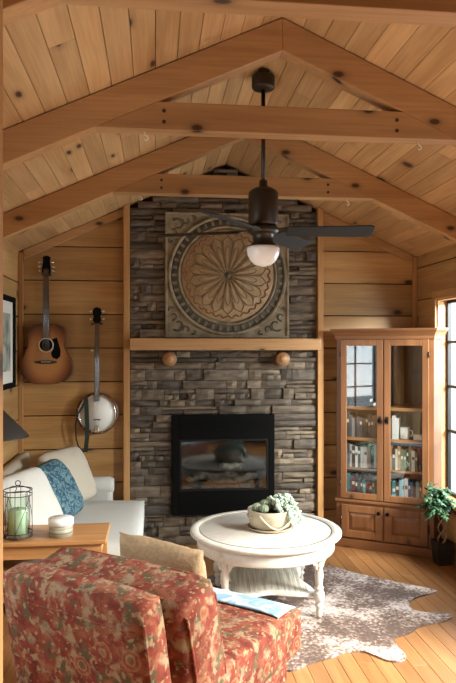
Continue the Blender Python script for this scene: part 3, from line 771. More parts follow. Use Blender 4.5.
# ================================================================== CORNER BOOKCASE
FL = Vector((1.499, 5.269)); FR = Vector((2.168, 4.872))
ex = (FR-FL).normalized(); ey = Vector((-ex.y, ex.x)); W = (FR-FL).length
bc_rz = math.atan2(ex.y, ex.x)
def loc2(p): v = Vector(p)-FL; return (v.dot(ex), v.dot(ey))
LFT, RGT, CRN, BLT = loc2((1.55, 5.40)), loc2((2.245, 4.905)), loc2((2.220, 5.41)), loc2((1.55, 5.41))
CR2 = loc2((2.245, 5.30))
bc = thing('bookcase', 'tall pine bookcase with glass doors standing across the corner by the window', 'bookcase', (FL.x, FL.y, 0), bc_rz)
H = 1.80
ZB = .385
def pent(inset=0.0, front=0.0):
    pts = [(0, front), (W, front), RGT, CR2, CRN, BLT]
    if not inset: return pts
    c = Vector((W/2, .18)); return [(p[0]+(c.x-p[0])*inset*1.0, p[1]+(c.y-p[1])*inset) if p[1] > front+1e-4 else (min(max(p[0], .03), W-.03), p[1]) for p in pts]
P0 = pent()
def plate(b, pts, z0, z1): return b.prism([(x, y, z0) for x, y in pts], (0, 0, z1-z0))
b = MB()
plate(b, pent(.02, .022), .06, .08); plate(b, pent(.02, .022), H-.06, H-.04); plate(b, pent(.02, .022), ZB-.02, ZB)
# walls of the case
for i in range(1, 6):
    p, q = Vector(P0[i]), Vector(P0[(i+1) % 6])
    if (q-p).length < .01: continue
    nrm = Vector((-(q-p).y, (q-p).x)).normalized()*.012
    b.prism([(p.x, p.y, .012), (q.x, q.y, .012), (q.x+nrm.x, q.y+nrm.y, .012), (p.x+nrm.x, p.y+nrm.y, .012)], (0, 0, H-.052))
b.build('carcass', 'case_shaded', bc)
b = MB(); sw = .045
for ra, rb in ((0, sw), (W-sw, W), (W/2-.02, W/2+.02)): MB().bb(ra, rb, 0, .022, .075, H-.04).build('face_stile', 'case_z', bc, bevel=.002)
b = MB()
for ra, rb in ((H-.10, H-.041), (ZB-.04, ZB+.03), (.075, .10)): MB().bb(sw, W-sw, .001, .022, ra, rb).build('face_rail', 'case_x', bc, bevel=.002)
# waist ledge and plinth
b = MB(); b.prism([(-.012, -.016, ZB-.012), (W+.010, -.016, ZB-.012), (W+.010, -.001, ZB-.012), (-.012, -.001, ZB-.012)], (0, 0, .026)); b.build('waist_moulding', 'case_x', bc, bevel=.006)
b = MB(); b.prism([(-.010, -.014, 0), (W+.008, -.014, 0), (W+.008, .02, 0), (-.010, .02, 0)], (0, 0, .072)); b.build('plinth', 'case_x', bc, bevel=.004)
# crown: cove profile swept along the front with short returns
prof = [(0, H-.085), (.010, H-.085), (.014, H-.06), (.030, H-.035), (.045, H-.02), (.050, H-.012), (.050, H), (0, H)]
b = MB(); rings = []
rr = [RGT[0]-W, RGT[1]]
path = [((BLT[0]*.9, BLT[1]*.75), Vector((-1, .15))), ((0, 0), Vector((-.85, -1))), ((W, 0), Vector((.55, -1))), ((W+.065, .07), Vector((.75, -.6)))]
for (p, nv) in path: rings.append([(p[0]+nv.x*o, p[1]+nv.y*o, z) for o, z in prof])
b.loft(rings, smooth=False); 
plate(b, pent(.01, .0), H-.036, H-.002)
b.build('crown', 'case_x', bc)
SH = [(1.135, 1.160), (.880, .905), (.640, .655)]
for z0, z1 in SH:
    b = MB(); plate(b, pent(.05, .028), z0, z1); b.build('shelf', 'table_wood', bc)
def door(x0, x1, z0, z1, st, panel, knob_x, knob_z, hinge_x):
    b = MB(); y0, y1 = -.018, -.001
    b.bb(x0, x0+st, y0, y1, z0, z1); b.bb(x1-st, x1, y0, y1, z0, z1); b.bb(x0+st, x1-st, y0, y1, z1-st, z1); b.bb(x0+st, x1-st, y0, y1, z0, z0+st)
    d = b.build('door', 'case_z', bc, bevel=.003)
    if panel:
        p = MB(); a0, a1, c0, c1 = x0+st-.003, x1-st+.003, z0+st-.003, z1-st+.003; ii = .035
        p.loft([[(a0, -.003, c0), (a1, -.003, c0), (a1, -.003, c1), (a0, -.003, c1)], [(a0, -.006, c0), (a1, -.006, c0), (a1, -.006, c1), (a0, -.006, c1)], [(a0+ii, -.016, c0+ii), (a1-ii, -.016, c0+ii), (a1-ii, -.016, c1-ii), (a0+ii, -.016, c1-ii)]], smooth=False)
        p.build('raised_panel', 'case_z', d)
    else:
        MB().bb(x0+st-.004, x1-st+.004, -.011, -.008, z0+st-.004, z1-st+.004).build('glass_pane', 'case_glass', d)
    MB().lathe([(.006, -.019), (.006, -.030), (.015, -.034), (.016, -.042), (.009, -.047), (0, -.048)], (knob_x, 0, knob_z), 14, 'y').build('knob', 'matte_black', d)
    if not panel: MB().bb(knob_x-.012, knob_x+.012, -.021, -.0185, knob_z-.03, knob_z+.03).build('latch_plate', 'bronze', d)
    for hz in (z0+.12, z1-.12):
        MB().tube([(hinge_x, -.020, hz-.022), (hinge_x, -.020, hz+.022)], .005, 8).build('hinge', 'bronze', d)
mid = W/2
door(.038, mid-.004, ZB+.022, H-.09, .050, False, mid-.028, 1.06, .036)
door(mid+.004, W-.038, ZB+.022, H-.09, .050, False, mid+.028, 1.06, W-.036)
door(.045, mid-.008, .088, ZB-.032, .058, True, mid-.035, ZB-.075, .043)
door(mid+.008, W-.045, .088, ZB-.032, .058, True, mid+.035, ZB-.075, W-.043)

# books: spines a little behind the glass
BM = Matrix.Translation((FL.x, FL.y, 0)) @ Matrix.Rotation(bc_rz, 4, 'Z')
pal = {'slate': (.09, .10, .12), 'grey': (.28, .28, .28), 'pale grey': (.5, .5, .5), 'white': (.72, .72, .70), 'black': (.02, .02, .024), 'dark brown': (.07, .04, .03), 'teal': (.03, .26, .30), 'blue': (.05, .16, .36), 'pale blue': (.25, .42, .52), 'navy': (.025, .04, .10), 'green': (.06, .15, .08), 'cream': (.60, .54, .42), 'maroon': (.16, .03, .03), 'tan': (.35, .23, .12), 'olive': (.16, .16, .07)}
bmats = {k: plain('cover_'+k.replace(' ', '_'), v, .45) for k, v in pal.items()}
ordn = ['first', 'second', 'third', 'fourth', 'fifth', 'sixth', 'seventh', 'eighth', 'ninth', 'tenth', 'eleventh', 'twelfth', 'thirteenth', 'fourteenth', 'fifteenth', 'sixteenth']
def book(col, x, z, w, h, d, tilt, label, group, y=.036, cat='book', kind='book'):
    root = thing(kind, label, cat, BM @ Vector((x+w/2, y, z)), bc_rz, group)
    rot = Matrix.Rotation(tilt, 4, 'Y')
    c = MB(); t = .0025
    dz = abs(math.sin(tilt))*w/2+.0008
    for bx in ((-w/2, -w/2+t, 0, d), (w/2-t, w/2, 0, d), (-w/2+t, w/2-t, 0, t)):
        c.box(rot @ Vector(((bx[0]+bx[1])/2, (bx[2]+bx[3])/2, h/2))+Vector((0, 0, dz)), (bx[1]-bx[0], bx[3]-bx[2], h), rot)
    c.build('cover', bmats[col], root)
    c = MB(); c.box(rot @ Vector((0, d/2, h/2))+Vector((0, 0, dz)), (w-2*t-.0004, d-2*t-.002, h-.008), rot); c.build('pages', 'paper', root)
    if random.random() < .55:
        c = MB(); c.box(rot @ Vector((0, -.0006, h*random.uniform(.6, .75)))+Vector((0, 0, dz)), (w*.7, .001, h*.14), rot); c.build('spine_label', 'paper' if sum(pal[col]) < .8 else bmats['slate'], root)
def row(x0, x1, z, hr, cols, where, group, dmax=.12, wr=(.017, .028), **kw):
    x = x0; i = 0
    while i < 16:
        w = random.uniform(*wr)
        if x+w > x1: break
        c = random.choice(cols); h = random.uniform(*hr)
        book(c, x, z, w, h, dmax, 0, '%s book, %s from left %s' % (c, ordn[i], where), group, **kw)
        x += w+.0012; i += 1
A0, A1, B0, B1 = .075, mid-.035, mid+.040, W-.075
cool = ['slate', 'grey', 'pale grey', 'grey', 'black', 'slate', 'dark brown']
row(A0, A1, .9055, (.155, .20), cool, 'on upper shelf, left glass door', 'grey books on the upper shelf, left door')
row(B0, B0+.07, .9055, (.16, .19), ['pale blue', 'white', 'slate'], 'on upper shelf, right glass door', 'books beside the white mug')
mix = ['green', 'olive', 'white', 'pale grey', 'cream', 'slate', 'teal', 'black', 'tan']
row(A0, A1, .6555, (.16, .20), cool+['white', 'maroon'], 'on middle shelf, left glass door', 'books on the middle shelf, left door')
row(B0, B1-.02, .6555, (.155, .20), mix, 'on middle shelf, right glass door', 'books on the middle shelf, right door')
row(A0, A1, ZB+.0005+.0, (.17, .215), ['dark brown', 'black', 'slate', 'teal', 'tan', 'maroon', 'teal'], 'on bottom shelf, left glass door', 'books on the bottom shelf, left door')
row(B0, B1-.02, ZB+.0005, (.17, .215), ['blue', 'pale blue', 'navy', 'white', 'black', 'teal', 'dark brown'], 'on bottom shelf, right glass door', 'books on the bottom shelf, right door')
# top compartment: two dark books lying flat behind the left door
for k, (dz, c, w) in enumerate(((0, 'dark brown', .20), (.032, 'black', .17))):
    p = BM @ Vector((A0+.02+w/2, .05, 1.1605+dz))
    r_ = thing('book', ('dark brown book lying flat at the bottom of a pair' if k == 0 else 'black book lying flat on top of a brown one')+' behind the left door', 'book', p, bc_rz, 'books lying flat')
    c2 = MB(); c2.bb(-w/2, w/2, 0, .13, 0, .003); c2.bb(-w/2, w/2, 0, .13, .027, .030); c2.bb(-w/2, w/2, 0, .003, .003, .027); c2.build('cover', bmats[c], r_)
    MB().bb(-w/2+.004, w/2-.004, .0035, .126, .0035, .0265).build('pages', 'paper', r_)
# white mug and small white box
p = BM @ Vector((B0+.112, .085, .9055))
mg = thing('mug', 'white mug on the upper shelf behind the right glass door', 'mug', p, bc_rz)
MB().lathe([(0, 0), (.032, 0), (.036, .005), (.038, .095), (.035, .095), (.033, .01), (0, .008)], seg=24).build('cup', 'tin_white', mg)
MB().tube([(.036, -.0, .075), (.058, 0, .07), (.062, 0, .048), (.055, 0, .028), (.036, 0, .022)], .005, 8).build('handle', 'tin_white', mg)
p = BM @ Vector((B0+.224, .075, .9055))
o = thing('small_box', 'small low white box beside the white mug in the bookcase', 'box', p, bc_rz)
MB().bb(-.040, .040, -.03, .04, 0, .032).build('base', 'tin_white', o, bevel=.002); MB().bb(-.041, .041, -.031, .041, .0325, .042).build('lid', 'tin_white', o, bevel=.002)

# ================================================================== COFFEE TABLE
TX, TY = cam2w(.242, 4.20)
tb = thing('coffee_table', 'round distressed white coffee table with turned legs on the cowhide rug', 'coffee table', (TX, TY, .012), -TH)
RT = .487; HT = .468
MB().lathe([(0, HT-.035), (RT-.05, HT-.035), (RT-.02, HT-.032), (RT, HT-.018), (RT, HT-.006), (RT-.008, HT), (RT-.055, HT), (RT-.060, HT-.004), (RT-.068, HT-.004), (RT-.073, HT-.001), (0, HT-.001)], seg=72).build('tabletop', 'white_paint', tb)
MB().lathe([(RT-.060, HT+.0004), (RT-.067, HT+.0004), (RT-.067, HT-.0038), (RT-.060, HT-.0038)], seg=72, caps=False).build('groove', 'groove', tb)
MB().lathe([(RT-.055, HT-.036), (RT-.045, HT-.036), (RT-.045, HT-.105), (RT-.05, HT-.115), (RT-.062, HT-.115), (RT-.068, HT-.10), (RT-.068, HT-.036)], seg=72, caps=False).build('apron', 'white_paint', tb)
RL = .405
angs = [-40, 50, 140, 230]
legp = [(.024, HT-.037), (.032, HT-.04), (.032, HT-.125), (.022, HT-.135), (.030, HT-.145), (.030, HT-.155), (.020, HT-.165), (.024, HT-.19), (.027, HT-.215), (.022, HT-.26), (.0205, HT-.28), (.028, HT-.285), (.028, HT-.293), (.021, HT-.30), (.030, .155), (.032, .15), (.032, .108), (.024, .10), (.019, .088), (.027, .08), (.027, .07), (.017, .058), (.0215, .035), (.018, .012), (.013, 0)]
for a in angs:
    x, y = RL*math.cos(R(a)), RL*math.sin(R(a))
    MB().lathe(legp, (x, y, 0), 20).build('leg', 'white_paint', tb)
    b = MB(); c_, s_ = math.cos(R(a)), math.sin(R(a))
    # scroll brackets either side of each leg, under the apron
    for sg in (-1, 1):
        t_ = Vector((-s_*sg, c_*sg, 0)); o_ = Vector((x, y, 0))
        ply = [(.03, HT-.1155), (.085, HT-.1155), (.075, HT-.13), (.052, HT-.14), (.04, HT-.165), (.03, HT-.175)]
        b = MB(); b.prism([o_+t_*u+Vector((-c_*.008, -s_*.008, z)) for u, z in ply], Vector((c_*.016, s_*.016, 0)))
        b.build('bracket', 'white_paint', tb)
# concave-sided lower shelf
outl = []
for k in range(4):
    a0, a1 = R(angs[k]), R(angs[(k+1) % 4]+(360 if k == 3 else 0))
    for i in range(12):
        t = i/12; a = a0+(a1-a0)*t
        outl.append(((RL-.02)*(1-.42*math.sin(PI*t))*math.cos(a), (RL-.02)*(1-.42*math.sin(PI*t))*math.sin(a)))
b = MB(); b.prism([(x, y, .118) for x, y in outl], (0, 0, .022)); b.build('lower_shelf', 'white_paint', tb, bevel=.003)
b = MB()
for i in range(-22, 23):
    x = i*.0135
    ys = []
    lim = [p for p in outl]
    for k in range(len(lim)):
        p, q = lim[k-1], lim[k]
        if (p[0]*.86-x)*(q[0]*.86-x) < 0:
            t = (x-p[0]*.86)/((q[0]-p[0])*.86); ys.append((p[1]+(q[1]-p[1])*t)*.86)
    if len(ys) >= 2 and max(ys)-min(ys) > .03: b.box((x, (max(ys)+min(ys))/2, .1435), (.010, max(ys)-min(ys), .005))
b.build('cane_slats', 'cane', tb)

# bowl of succulents
BX, BY = cam2w(.270, 4.20)
zt = .012+HT+.0005
sa = thing('saucer', 'terracotta saucer under the succulent bowl on the coffee table', 'saucer', (BX, BY, zt))
MB().lathe([(0, 0), (.125, 0), (.142, .008), (.146, .018), (.140, .018), (.132, .010), (0, .008)], seg=40).build('dish', 'saucer', sa)
bw = thing('planter_bowl', 'cream stoneware bowl planted with succulents, on the coffee table', 'planter', (BX, BY, zt+.0115))
MB().lathe([(0, 0), (.112, 0), (.127, .012), (.138, .05), (.143, .092), (.145, .112), (.141, .118), (.133, .116), (.131, .09), (0, .085)], seg=44).build('bowl', 'ceramic', bw)
MB().lathe([(0, .086), (.130, .088), (.130, .092), (0, .096)], seg=30).build('soil', 'soil', bw)
b = MB()
pts = []
for i in range(20):
    a = R(-20-100*i/19)-TH; pts.append((.147*math.cos(a), .147*math.sin(a), .098-.085*math.sin(PI*i/19)**1.0))
b.tube([(p[0]*(1-.06*(1-p[2]/.1)), p[1]*(1-.06*(1-p[2]/.1)), p[2]) for p in pts], .006, 8); b.build('rope_swag', 'rope', bw)
for k in range(2):
    a = R(200-190*k)-TH
    MB().tube([(.145*math.cos(a+.12*i), .145*math.sin(a+.12*i), .085-.022*math.sin(PI*(i+2)/4)) for i in range(-2, 3)], .006, 8).build('rope_loop', 'rope', bw)
def cactus(x, y, r, lab):
    t = thing('cactus', lab, 'cactus', (BX+x, BY+y, zt+.114))
    n = 60; b = MB(); rings = []
    for i in range(10):
        ph = PI*(i/9)-PI/2
        rings.append([(max(.002, r*math.cos(ph))*(1+.09*math.cos(12*2*PI*j/n))*math.cos(2*PI*j/n), max(.002, r*math.cos(ph))*(1+.09*math.cos(12*2*PI*j/n))*math.sin(2*PI*j/n), r*.9*math.sin(ph)+r*.75) for j in range(n)])
    b.loft(rings); b.build('stem', 'cactus', t)
for x, y, r, lab in ((-.085, .0, .030, 'small round cactus at the rim of the bowl, farthest from the trailing plant'), (-.045, -.045, .030, 'round grey green cactus at the front of the bowl'), (-.02, .03, .040, 'largest round cactus, in the middle of the bowl'), (-.055, .055, .026, 'small round cactus at the back of the bowl')): cactus(x, y, r, lab)
def strand(b, x, y, z, dx, dy, L, drop):
    n = int(L/.011)
    for i in range(n):
        t = i/max(1, n-1)
        px = x+dx*L*t*(1-.25*t); py = y+dy*L*t*(1-.25*t); pz = max(-.078, z+.035*math.sin(PI*min(1, t*1.3))*(1-t)-drop*t*t)
        for k in range(3):
            b.ball((px+random.uniform(-.009, .009), py+random.uniform(-.009, .009), pz+random.uniform(-.006, .008)), random.uniform(.0065, .0105), (1, 1, .75), 6, 4)
ts = thing('trailing_succulent', 'pale green trailing succulent spilling over the side of the bowl', 'succulent', (BX+.06, BY, zt+.10))
b = MB(); st2 = MB()
for i in range(40):
    a = random.uniform(-2.6, 2.2); L = random.uniform(.06, .15)
    strand(b, random.uniform(-.04, .04), random.uniform(-.05, .05), random.uniform(.03, .085), math.cos(a), math.sin(a), L*.8, random.uniform(.0, .03))
for i in range(20):
    a = random.uniform(-1.3, .6)-TH; strand(b, .03, .03*math.sin(a), .035, math.cos(a)*.9, math.sin(a)*.9, random.uniform(.12, .18), random.uniform(.03, .12))
for i in range(7):
    a = i*.9; st2.tube([(0, 0, -.003), (.015*math.cos(a), .015*math.sin(a), .03), (.04*math.cos(a), .04*math.sin(a), .055)], .002, 5)
st2.build('stems', 'leaf', ts); b.build('leaves', 'succ', ts)

# ================================================================== COWHIDE RUG
pxs = [(322, 568), (331, 567), (347, 572), (368, 577), (395, 583), (431, 590), (436, 593), (418, 598), (409, 604), (413, 611), (430, 614), (447, 614), (452, 618), (444, 622), (430, 625), (419, 628), (410, 634), (395, 639), (398, 648), (406, 657), (402, 662), (388, 662), (365, 653), (347, 653), (330, 659), (312, 664), (290, 672), (262, 668), (235, 676), (214, 668), (205, 645), (180, 640), (165, 630), (172, 618), (190, 610), (185, 595), (165, 588), (172, 580), (200, 580), (225, 572), (260, 566), (300, 563)]
ol = [at_z(x, y, 0.0) for x, y in pxs]
def smooth_closed(pts, n=4):
    out = []
    for i in range(len(pts)):
        p0, p1, p2, p3 = pts[i-1], pts[i], pts[(i+1) % len(pts)], pts[(i+2) % len(pts)]
        for k in range(n):
            t = k/n; out.append(.5*((2*p1)+(-p0+p2)*t+(2*p0-5*p1+4*p2-p3)*t*t+(-p0+3*p1-3*p2+p3)*t**3))
    return out
ol = smooth_closed(ol)
rug = MB(); 
from mathutils.geometry import tessellate_polygon
lo_ = [rug._v((p.x, p.y, .001)) for p in ol]; hi_ = [rug._v((p.x, p.y, .010)) for p in ol]
for tri in tessellate_polygon([[Vector((p.x, p.y, 0)) for p in ol]]):
    rug.face([hi_[i] for i in tri]); rug.face([lo_[i] for i in tri][::-1])
for i in range(len(ol)): rug.face([lo_[i-1], lo_[i], hi_[i], hi_[i-1]])

tag(rug.build('cowhide_rug', 'hide'), 'brown and white cowhide rug spread on the wood floor under the coffee table', 'rug')
# ================================================================== ARMCHAIR (seen from behind)
AC = Vector((-.305, 2.20, 0)); arz = R(-38)
AM = Matrix.Translation(AC) @ Matrix.Rotation(arz, 4, 'Z')
ch = thing('armchair', 'red floral tapestry armless armchair in the near corner, its back to the camera', 'armchair', AC, arz)
def T(x, y, z): return Matrix.Translation((x, y, z))
RX = lambda a: Matrix.Rotation(R(a), 4, 'X')
RY = lambda a: Matrix.Rotation(R(a), 4, 'Y')
RZ = lambda a: Matrix.Rotation(R(a), 4, 'Z')
MB().pillow(.67, .80, .14, T(-.02, .150, .455) @ RX(10), 26, 0, 3, .006, 7, .045, rnd=.035).build('backrest', 'floral', ch)
b = MB()
for sx in (-1, 1):
    b.tube([(T(-.02, .150, .455) @ RX(10)) @ Vector((sx*.327, -.046, z)) for z in (-.36, -.2, 0, .2, .34)], .006, 8)
b.tube([(T(-.02, .150, .455) @ RX(10)) @ Vector((x*.97, y_, .315)) for x, y_ in ((-.31, -.058), (-.26, -.0655), (-.15, -.0675), (0, -.068), (.15, -.0675), (.26, -.0655), (.31, -.058))], .0045, 8)
b.build('piping', 'floral', ch)
CM = T(.005, .315, .620) @ RX(13)
MB().pillow(.74, .44, .27, CM, 24, .0, 5, .014, 5, .075, rnd=.04).build('back_cushion', 'floral', ch)
b = MB()
for sy in (-1, 1):
    b.tube([CM @ Vector((x, sy*.083, z)) for x, z in [(.362*math.copysign(min(1, abs(math.cos(t))*1.25), math.cos(t)), .212*math.copysign(min(1, abs(math.sin(t))*1.25), math.sin(t))) for t in [2*PI*i/40 for i in range(40)]]], .006, 6, True)
b.build('cushion_piping', 'floral', ch)
SM = T(-.01, .62, .395) @ RX(90)
SW, SH_, ST, SE, SP = .74, .92, .225, .085, 7
MB().pillow(SW, SH_, ST, SM, 60, .0, 8, .002, SP, SE).build('seat_cushion', 'floral', ch)
b = MB(); b.bb(-.345, .325, .17, 1.03, .09, .29); b.build('seat_base', 'floral', ch, bevel=.03, bseg=3)
for x, y in ((-.30, .2), (.29, .2), (-.30, .99), (.29, .99)): MB().lathe([(.016, 0), (.026, .095)], (x, y, 0), 12).build('leg', 'rosewood', ch)
# patterned throw lying over the front of the seat
b = MB(); g = {}
nu, nv = 26, 10
for sg, off in ((0, .0015), (1, .006)):
    for i in range(nu+1):
        for j in range(nv+1):
            u = -.95+1.88*i/nu; v = -.985+.36*j/nv
            bb = max(0, 1-abs(u)**SP)*max(0, 1-abs(v)**SP)
            k = .003+.0015*mnoise.noise(Vector((u*5, v*7, 3)))
            g[sg, i, j] = b._v(AM @ (SM @ Vector((u*SW/2, SE+(ST/2-SE)*bb**.5+k+off, v*SH_/2))))
for i in range(nu):
    for j in range(nv):
        for sg in (0, 1): b.face([g[sg, i, j], g[sg, i+1, j], g[sg, i+1, j+1], g[sg, i, j+1]], True)
per = [(i, 0) for i in range(nu)]+[(nu, j) for j in range(nv)]+[(i, nv) for i in range(nu, 0, -1)]+[(0, j) for j in range(nv, 0, -1)]
for k in range(len(per)):
    a, c = per[k], per[(k+1) % len(per)]
    b.face([g[0, a[0], a[1]], g[1, a[0], a[1]], g[1, c[0], c[1]], g[0, c[0], c[1]]])
tag(b.build('throw_blanket', 'throw'), 'blue and white patterned throw lying across the front of the armchair seat', 'throw')
o = MB().pillow(.44, .35, .13, AM @ T(-.035, .59, .70) @ RX(14) @ RY(3), 22, .04, 11, .026, 2.8, rnd=.06).build('throw_pillow', 'tan')
tag(o, 'crumpled tan cotton pillow propped against the red floral armchair cushion', 'pillow')

# ================================================================== SOFA AND ITS PILLOWS
so = thing('sofa', 'cream upholstered sofa along the wall under the guitar and banjo', 'sofa', (-.6, 4.65, 0))
k = (-.6, 4.65)
def lp(x, y, z): return (x-k[0], y-k[1], z)
MB().bb(-1.05-k[0], -.13-k[0], 4.03-k[1], 5.36-k[1], .10, .27).build('base', 'sofa', so, bevel=.03, bseg=3)
MB().pillow(.86, 1.22, .20, T(*lp(-.515, 4.645, .350)) @ RX(90), 22, 0, 21, .006, 6, .07).build('seat_cushion', 'sofa', so)
MB().pillow(1.30, .56, .13, T(*lp(-1.01, 4.70, .53)) @ RZ(90) @ RX(-5), 20, .02, 22, .006, 5, .03).build('backrest', 'beige', so)
b = MB()
b.bb(-1.03-k[0], -.34-k[0], 5.27-k[1], 5.385-k[1], .25, .54)
b.build('arm', 'sofa', so, bevel=.04, bseg=3)
MB().tube([lp(-1.02, 5.325, .535), lp(-.36, 5.325, .535), lp(-.33, 5.325, .535)], [.068, .068, .05], 18).build('arm_roll', 'sofa', so)
for x, y in ((-.98, 4.1), (-.2, 4.1), (-.98, 5.3), (-.2, 5.3)): MB().lathe([(.02, 0), (.028, .11)], lp(x, y, 0), 12).build('foot', 'rosewood', so)
def pil(w, t, loc, rz, lean, roll, mat, lab, seed, pinch=.01):
    o = MB().pillow(w, w, t, T(*loc) @ RZ(rz) @ RX(lean) @ RY(roll), 20, pinch, seed, .012, 3.2, rnd=.10).build('throw_pillow', mat)
    return tag(o, lab, 'pillow')
pil(.45, .15, (-.655, 5.00, .675), 50, -27, -4, 'beige', 'large beige linen pillow leaning in the far corner of the sofa', 31)
pil(.43, .12, (-.675, 4.63, .655), 66, -30, -6, 'blue', 'teal blue printed pillow between the beige and the white sofa pillows', 32)
pil(.46, .15, (-.785, 4.20, .655), 58, -28, -4, 'cushion_white', 'white linen pillow at the near end of the sofa behind the lantern', 33)

# ================================================================== SIDE TABLE, LAMP, LANTERN, TIN
sd = thing('side_table', 'honey wood side table between the sofa and the red armchair', 'side table', (-.665, 3.77, 0))
ox, oy = -.665, 3.77
MB().bb(-.395, .400, -.18, .175, .575, .60).build('tabletop', 'table_wood', sd, bevel=.006)
b = MB(); b.bb(-.37, .375, -.155, -.138, .50, .5745); b.bb(-.37, .375, .135, .152, .50, .5745); b.bb(-.37, -.353, -.138, .135, .50, .5745); b.bb(.358, .375, -.138, .135, .53, .5745)
b.build('apron', 'table_wood', sd, bevel=.002)
for x in (-.36, .365):
    for y in (-.145, .142): MB().bb(x-.02, x+.02, y-.02, y+.02, 0, .499).build('leg', 'table_wood', sd, bevel=.004)
MB().bb(-.34, .345, -.15, .147, .405, .425).build('lower_shelf', 'table_wood', sd, bevel=.003)
bx = at_y(98, 557, 3.68)
o = thing('small_box', 'small white box with a dark round mark on the shelf of the side table', 'box', (-.352, 3.68, .4255))
MB().bb(-.035, .035, -.03, .04, 0, .068).build('carton', 'tin_white', o, bevel=.002)
MB().lathe([(0, -.0315), (.017, -.0315), (.017, -.0302), (0, -.0302)], (0.004, 0, .024), 18, 'y').build('round_mark', 'screen', o)

lx, ly = -.898, 3.77
la = thing('table_lamp', 'dark pewter shaded table lamp on the side table, cut by the photo edge', 'lamp', (lx, ly, .6005))
MB().lathe([(0, 0), (.055, 0), (.056, .012), (.03, .02), (.018, .03), (.012, .06), (.022, .10), (.026, .15), (.016, .21), (.010, .26), (.010, .52), (.014, .53), (0, .535)], seg=24).build('base', 'bronze', la)
MB().lathe([(.186, .545), (.178, .56), (.045, .70), (.040, .70), (.172, .556), (.184, .545)], seg=40, caps=False).build('shade', 'shade', la)
MB().tube([(.186*math.cos(2*PI*i/40), .186*math.sin(2*PI*i/40), .545) for i in range(40)], .0035, 6, True).build('rim_band', 'bronze', la)
b = MB()
for i in range(3):
    a = 2*PI*i/3+.4; b.tube([(0, 0, .69), (.043*math.cos(a), .043*math.sin(a), .698)], .003, 6)
b.tube([(0, 0, .53), (0, 0, .72)], .004, 8); b.build('shade_carrier', 'bronze', la)

p = at_z(18.5, 536.5, .60)
ln = thing('candle_lantern', 'round wire candle lantern with a pale green candle on the side table', 'lantern', (p.x, 3.695, .6005))
b = MB(); r = .076; hh = .262
for z in (.006, .030, .235, hh): b.tube([(r*math.cos(2*PI*i/28), r*math.sin(2*PI*i/28), z) for i in range(28)], .0026, 6, True)
for i in range(8):
    a = 2*PI*i/8; b.tube([(r*math.cos(a), r*math.sin(a), .006), (r*math.cos(a), r*math.sin(a), hh)], .0019, 6)
for i in range(4):
    a0 = 2*PI*i/4; b.tube([(r*math.cos(a0+t*1.1), r*math.sin(a0+t*1.1), .03+.205*t) for t in (0, .2, .4, .6, .8, 1)], .0016, 6)
for i in range(4):
    a = PI*i/2; b.tube([(r*math.cos(a), r*math.sin(a), .006), (0, 0, .006)], .0025, 6); b.tube([(r*math.cos(a), r*math.sin(a), hh), (.4*r*math.cos(a), .4*r*math.sin(a), hh+.018), (0, 0, hh+.022)], .0025, 6)
b.build('wire_cage', 'wire', ln)
MB().tube([(.014*math.cos(2*PI*i/14), 0, hh+.036+.014*math.sin(2*PI*i/14)) for i in range(14)], .0025, 6, True).build('ring_handle', 'wire', ln)
MB().lathe([(0, .009), (.060, .009), (.060, .225), (.057, .225), (.057, .012), (0, .012)], seg=30).build('glass_cup', 'clear', ln)
cd = MB().lathe([(0, .0125), (.050, .0125), (.050, .150), (.046, .156), (0, .150)], seg=28).build('candle', 'candle', ln)
MB().tube([(0, 0, .15), (.001, 0, .168)], .0015, 5).build('wick', 'matte_black', cd)

p = at_z(60.5, 536.5, .60)
tn = thing('candle_tin', 'squat olive striped tin with a white lid on the side table', 'tin', (p.x, p.y+.02, .6005))
MB().lathe([(0, 0), (.062, 0), (.065, .004), (.065, .062), (0, .062)], seg=32).build('body', 'tin_body', tn)
MB().lathe([(0, .0625), (.069, .0625), (.069, .096), (.066, .099), (0, .099)], seg=32).build('lid', 'tin_white', tn)

# ================================================================== POTTED TREE
pt = thing('potted_tree', 'small leafy tree with crossed stems in a square black pot by the window', 'potted plant', (2.172, 4.735, 0))
b = MB(); s0, s1, hp = .050, .066, .175
b.loft([[(-s0, -s0, 0), (s0, -s0, 0), (s0, s0, 0), (-s0, s0, 0)], [(-s1, -s1, hp), (s1, -s1, hp), (s1, s1, hp), (-s1, s1, hp)], [(-s1+.008, -s1+.008, hp), (s1-.008, -s1+.008, hp), (s1-.008, s1-.008, hp), (-s1+.008, s1-.008, hp)], [(-s1+.012, -s1+.012, hp-.02), (s1-.012, -s1+.012, hp-.02), (s1-.012, s1-.012, hp-.02), (-s1+.012, s1-.012, hp-.02)]], smooth=False)
b.build('pot', 'pot', pt)
MB().bb(-.052, .052, -.052, .052, hp-.03, hp-.014).build('soil', 'soil', pt)
for ph in (0, PI*.66, PI*1.33):
    MB().tube([(.030*math.cos(ph+t*.55), .030*math.sin(ph+t*.55), hp-.02+.024*t) for t in range(11)], [.007-.0003*t for t in range(11)], 8).build('stem', 'bark', pt)
b = MB(); random.seed(5)
def leafq(b, p, d, L, w):
    d = d.normalized(); up = Vector((0, 0, 1)); s = d.cross(up)
    if s.length < .01: s = Vector((1, 0, 0))
    s.normalize(); nn = s.cross(d)
    q = [p, p+d*L*.3+s*w*.42-nn*.003, p+d*L*.62+s*w*.40-nn*.004, p+d*L-nn*.012, p+d*L*.62-s*w*.40-nn*.004, p+d*L*.3-s*w*.42-nn*.003]
    m1, m2 = b._v(p+d*L*.3+nn*.004), b._v(p+d*L*.62+nn*.003)
    v = [b._v(x) for x in q]
    for f in ((v[0], v[1], m1), (v[0], m1, v[5]), (v[1], v[2], m2, m1), (m1, m2, v[4], v[5]), (v[2], v[3], m2), (m2, v[3], v[4])): b.face(list(f), True)
br = MB()
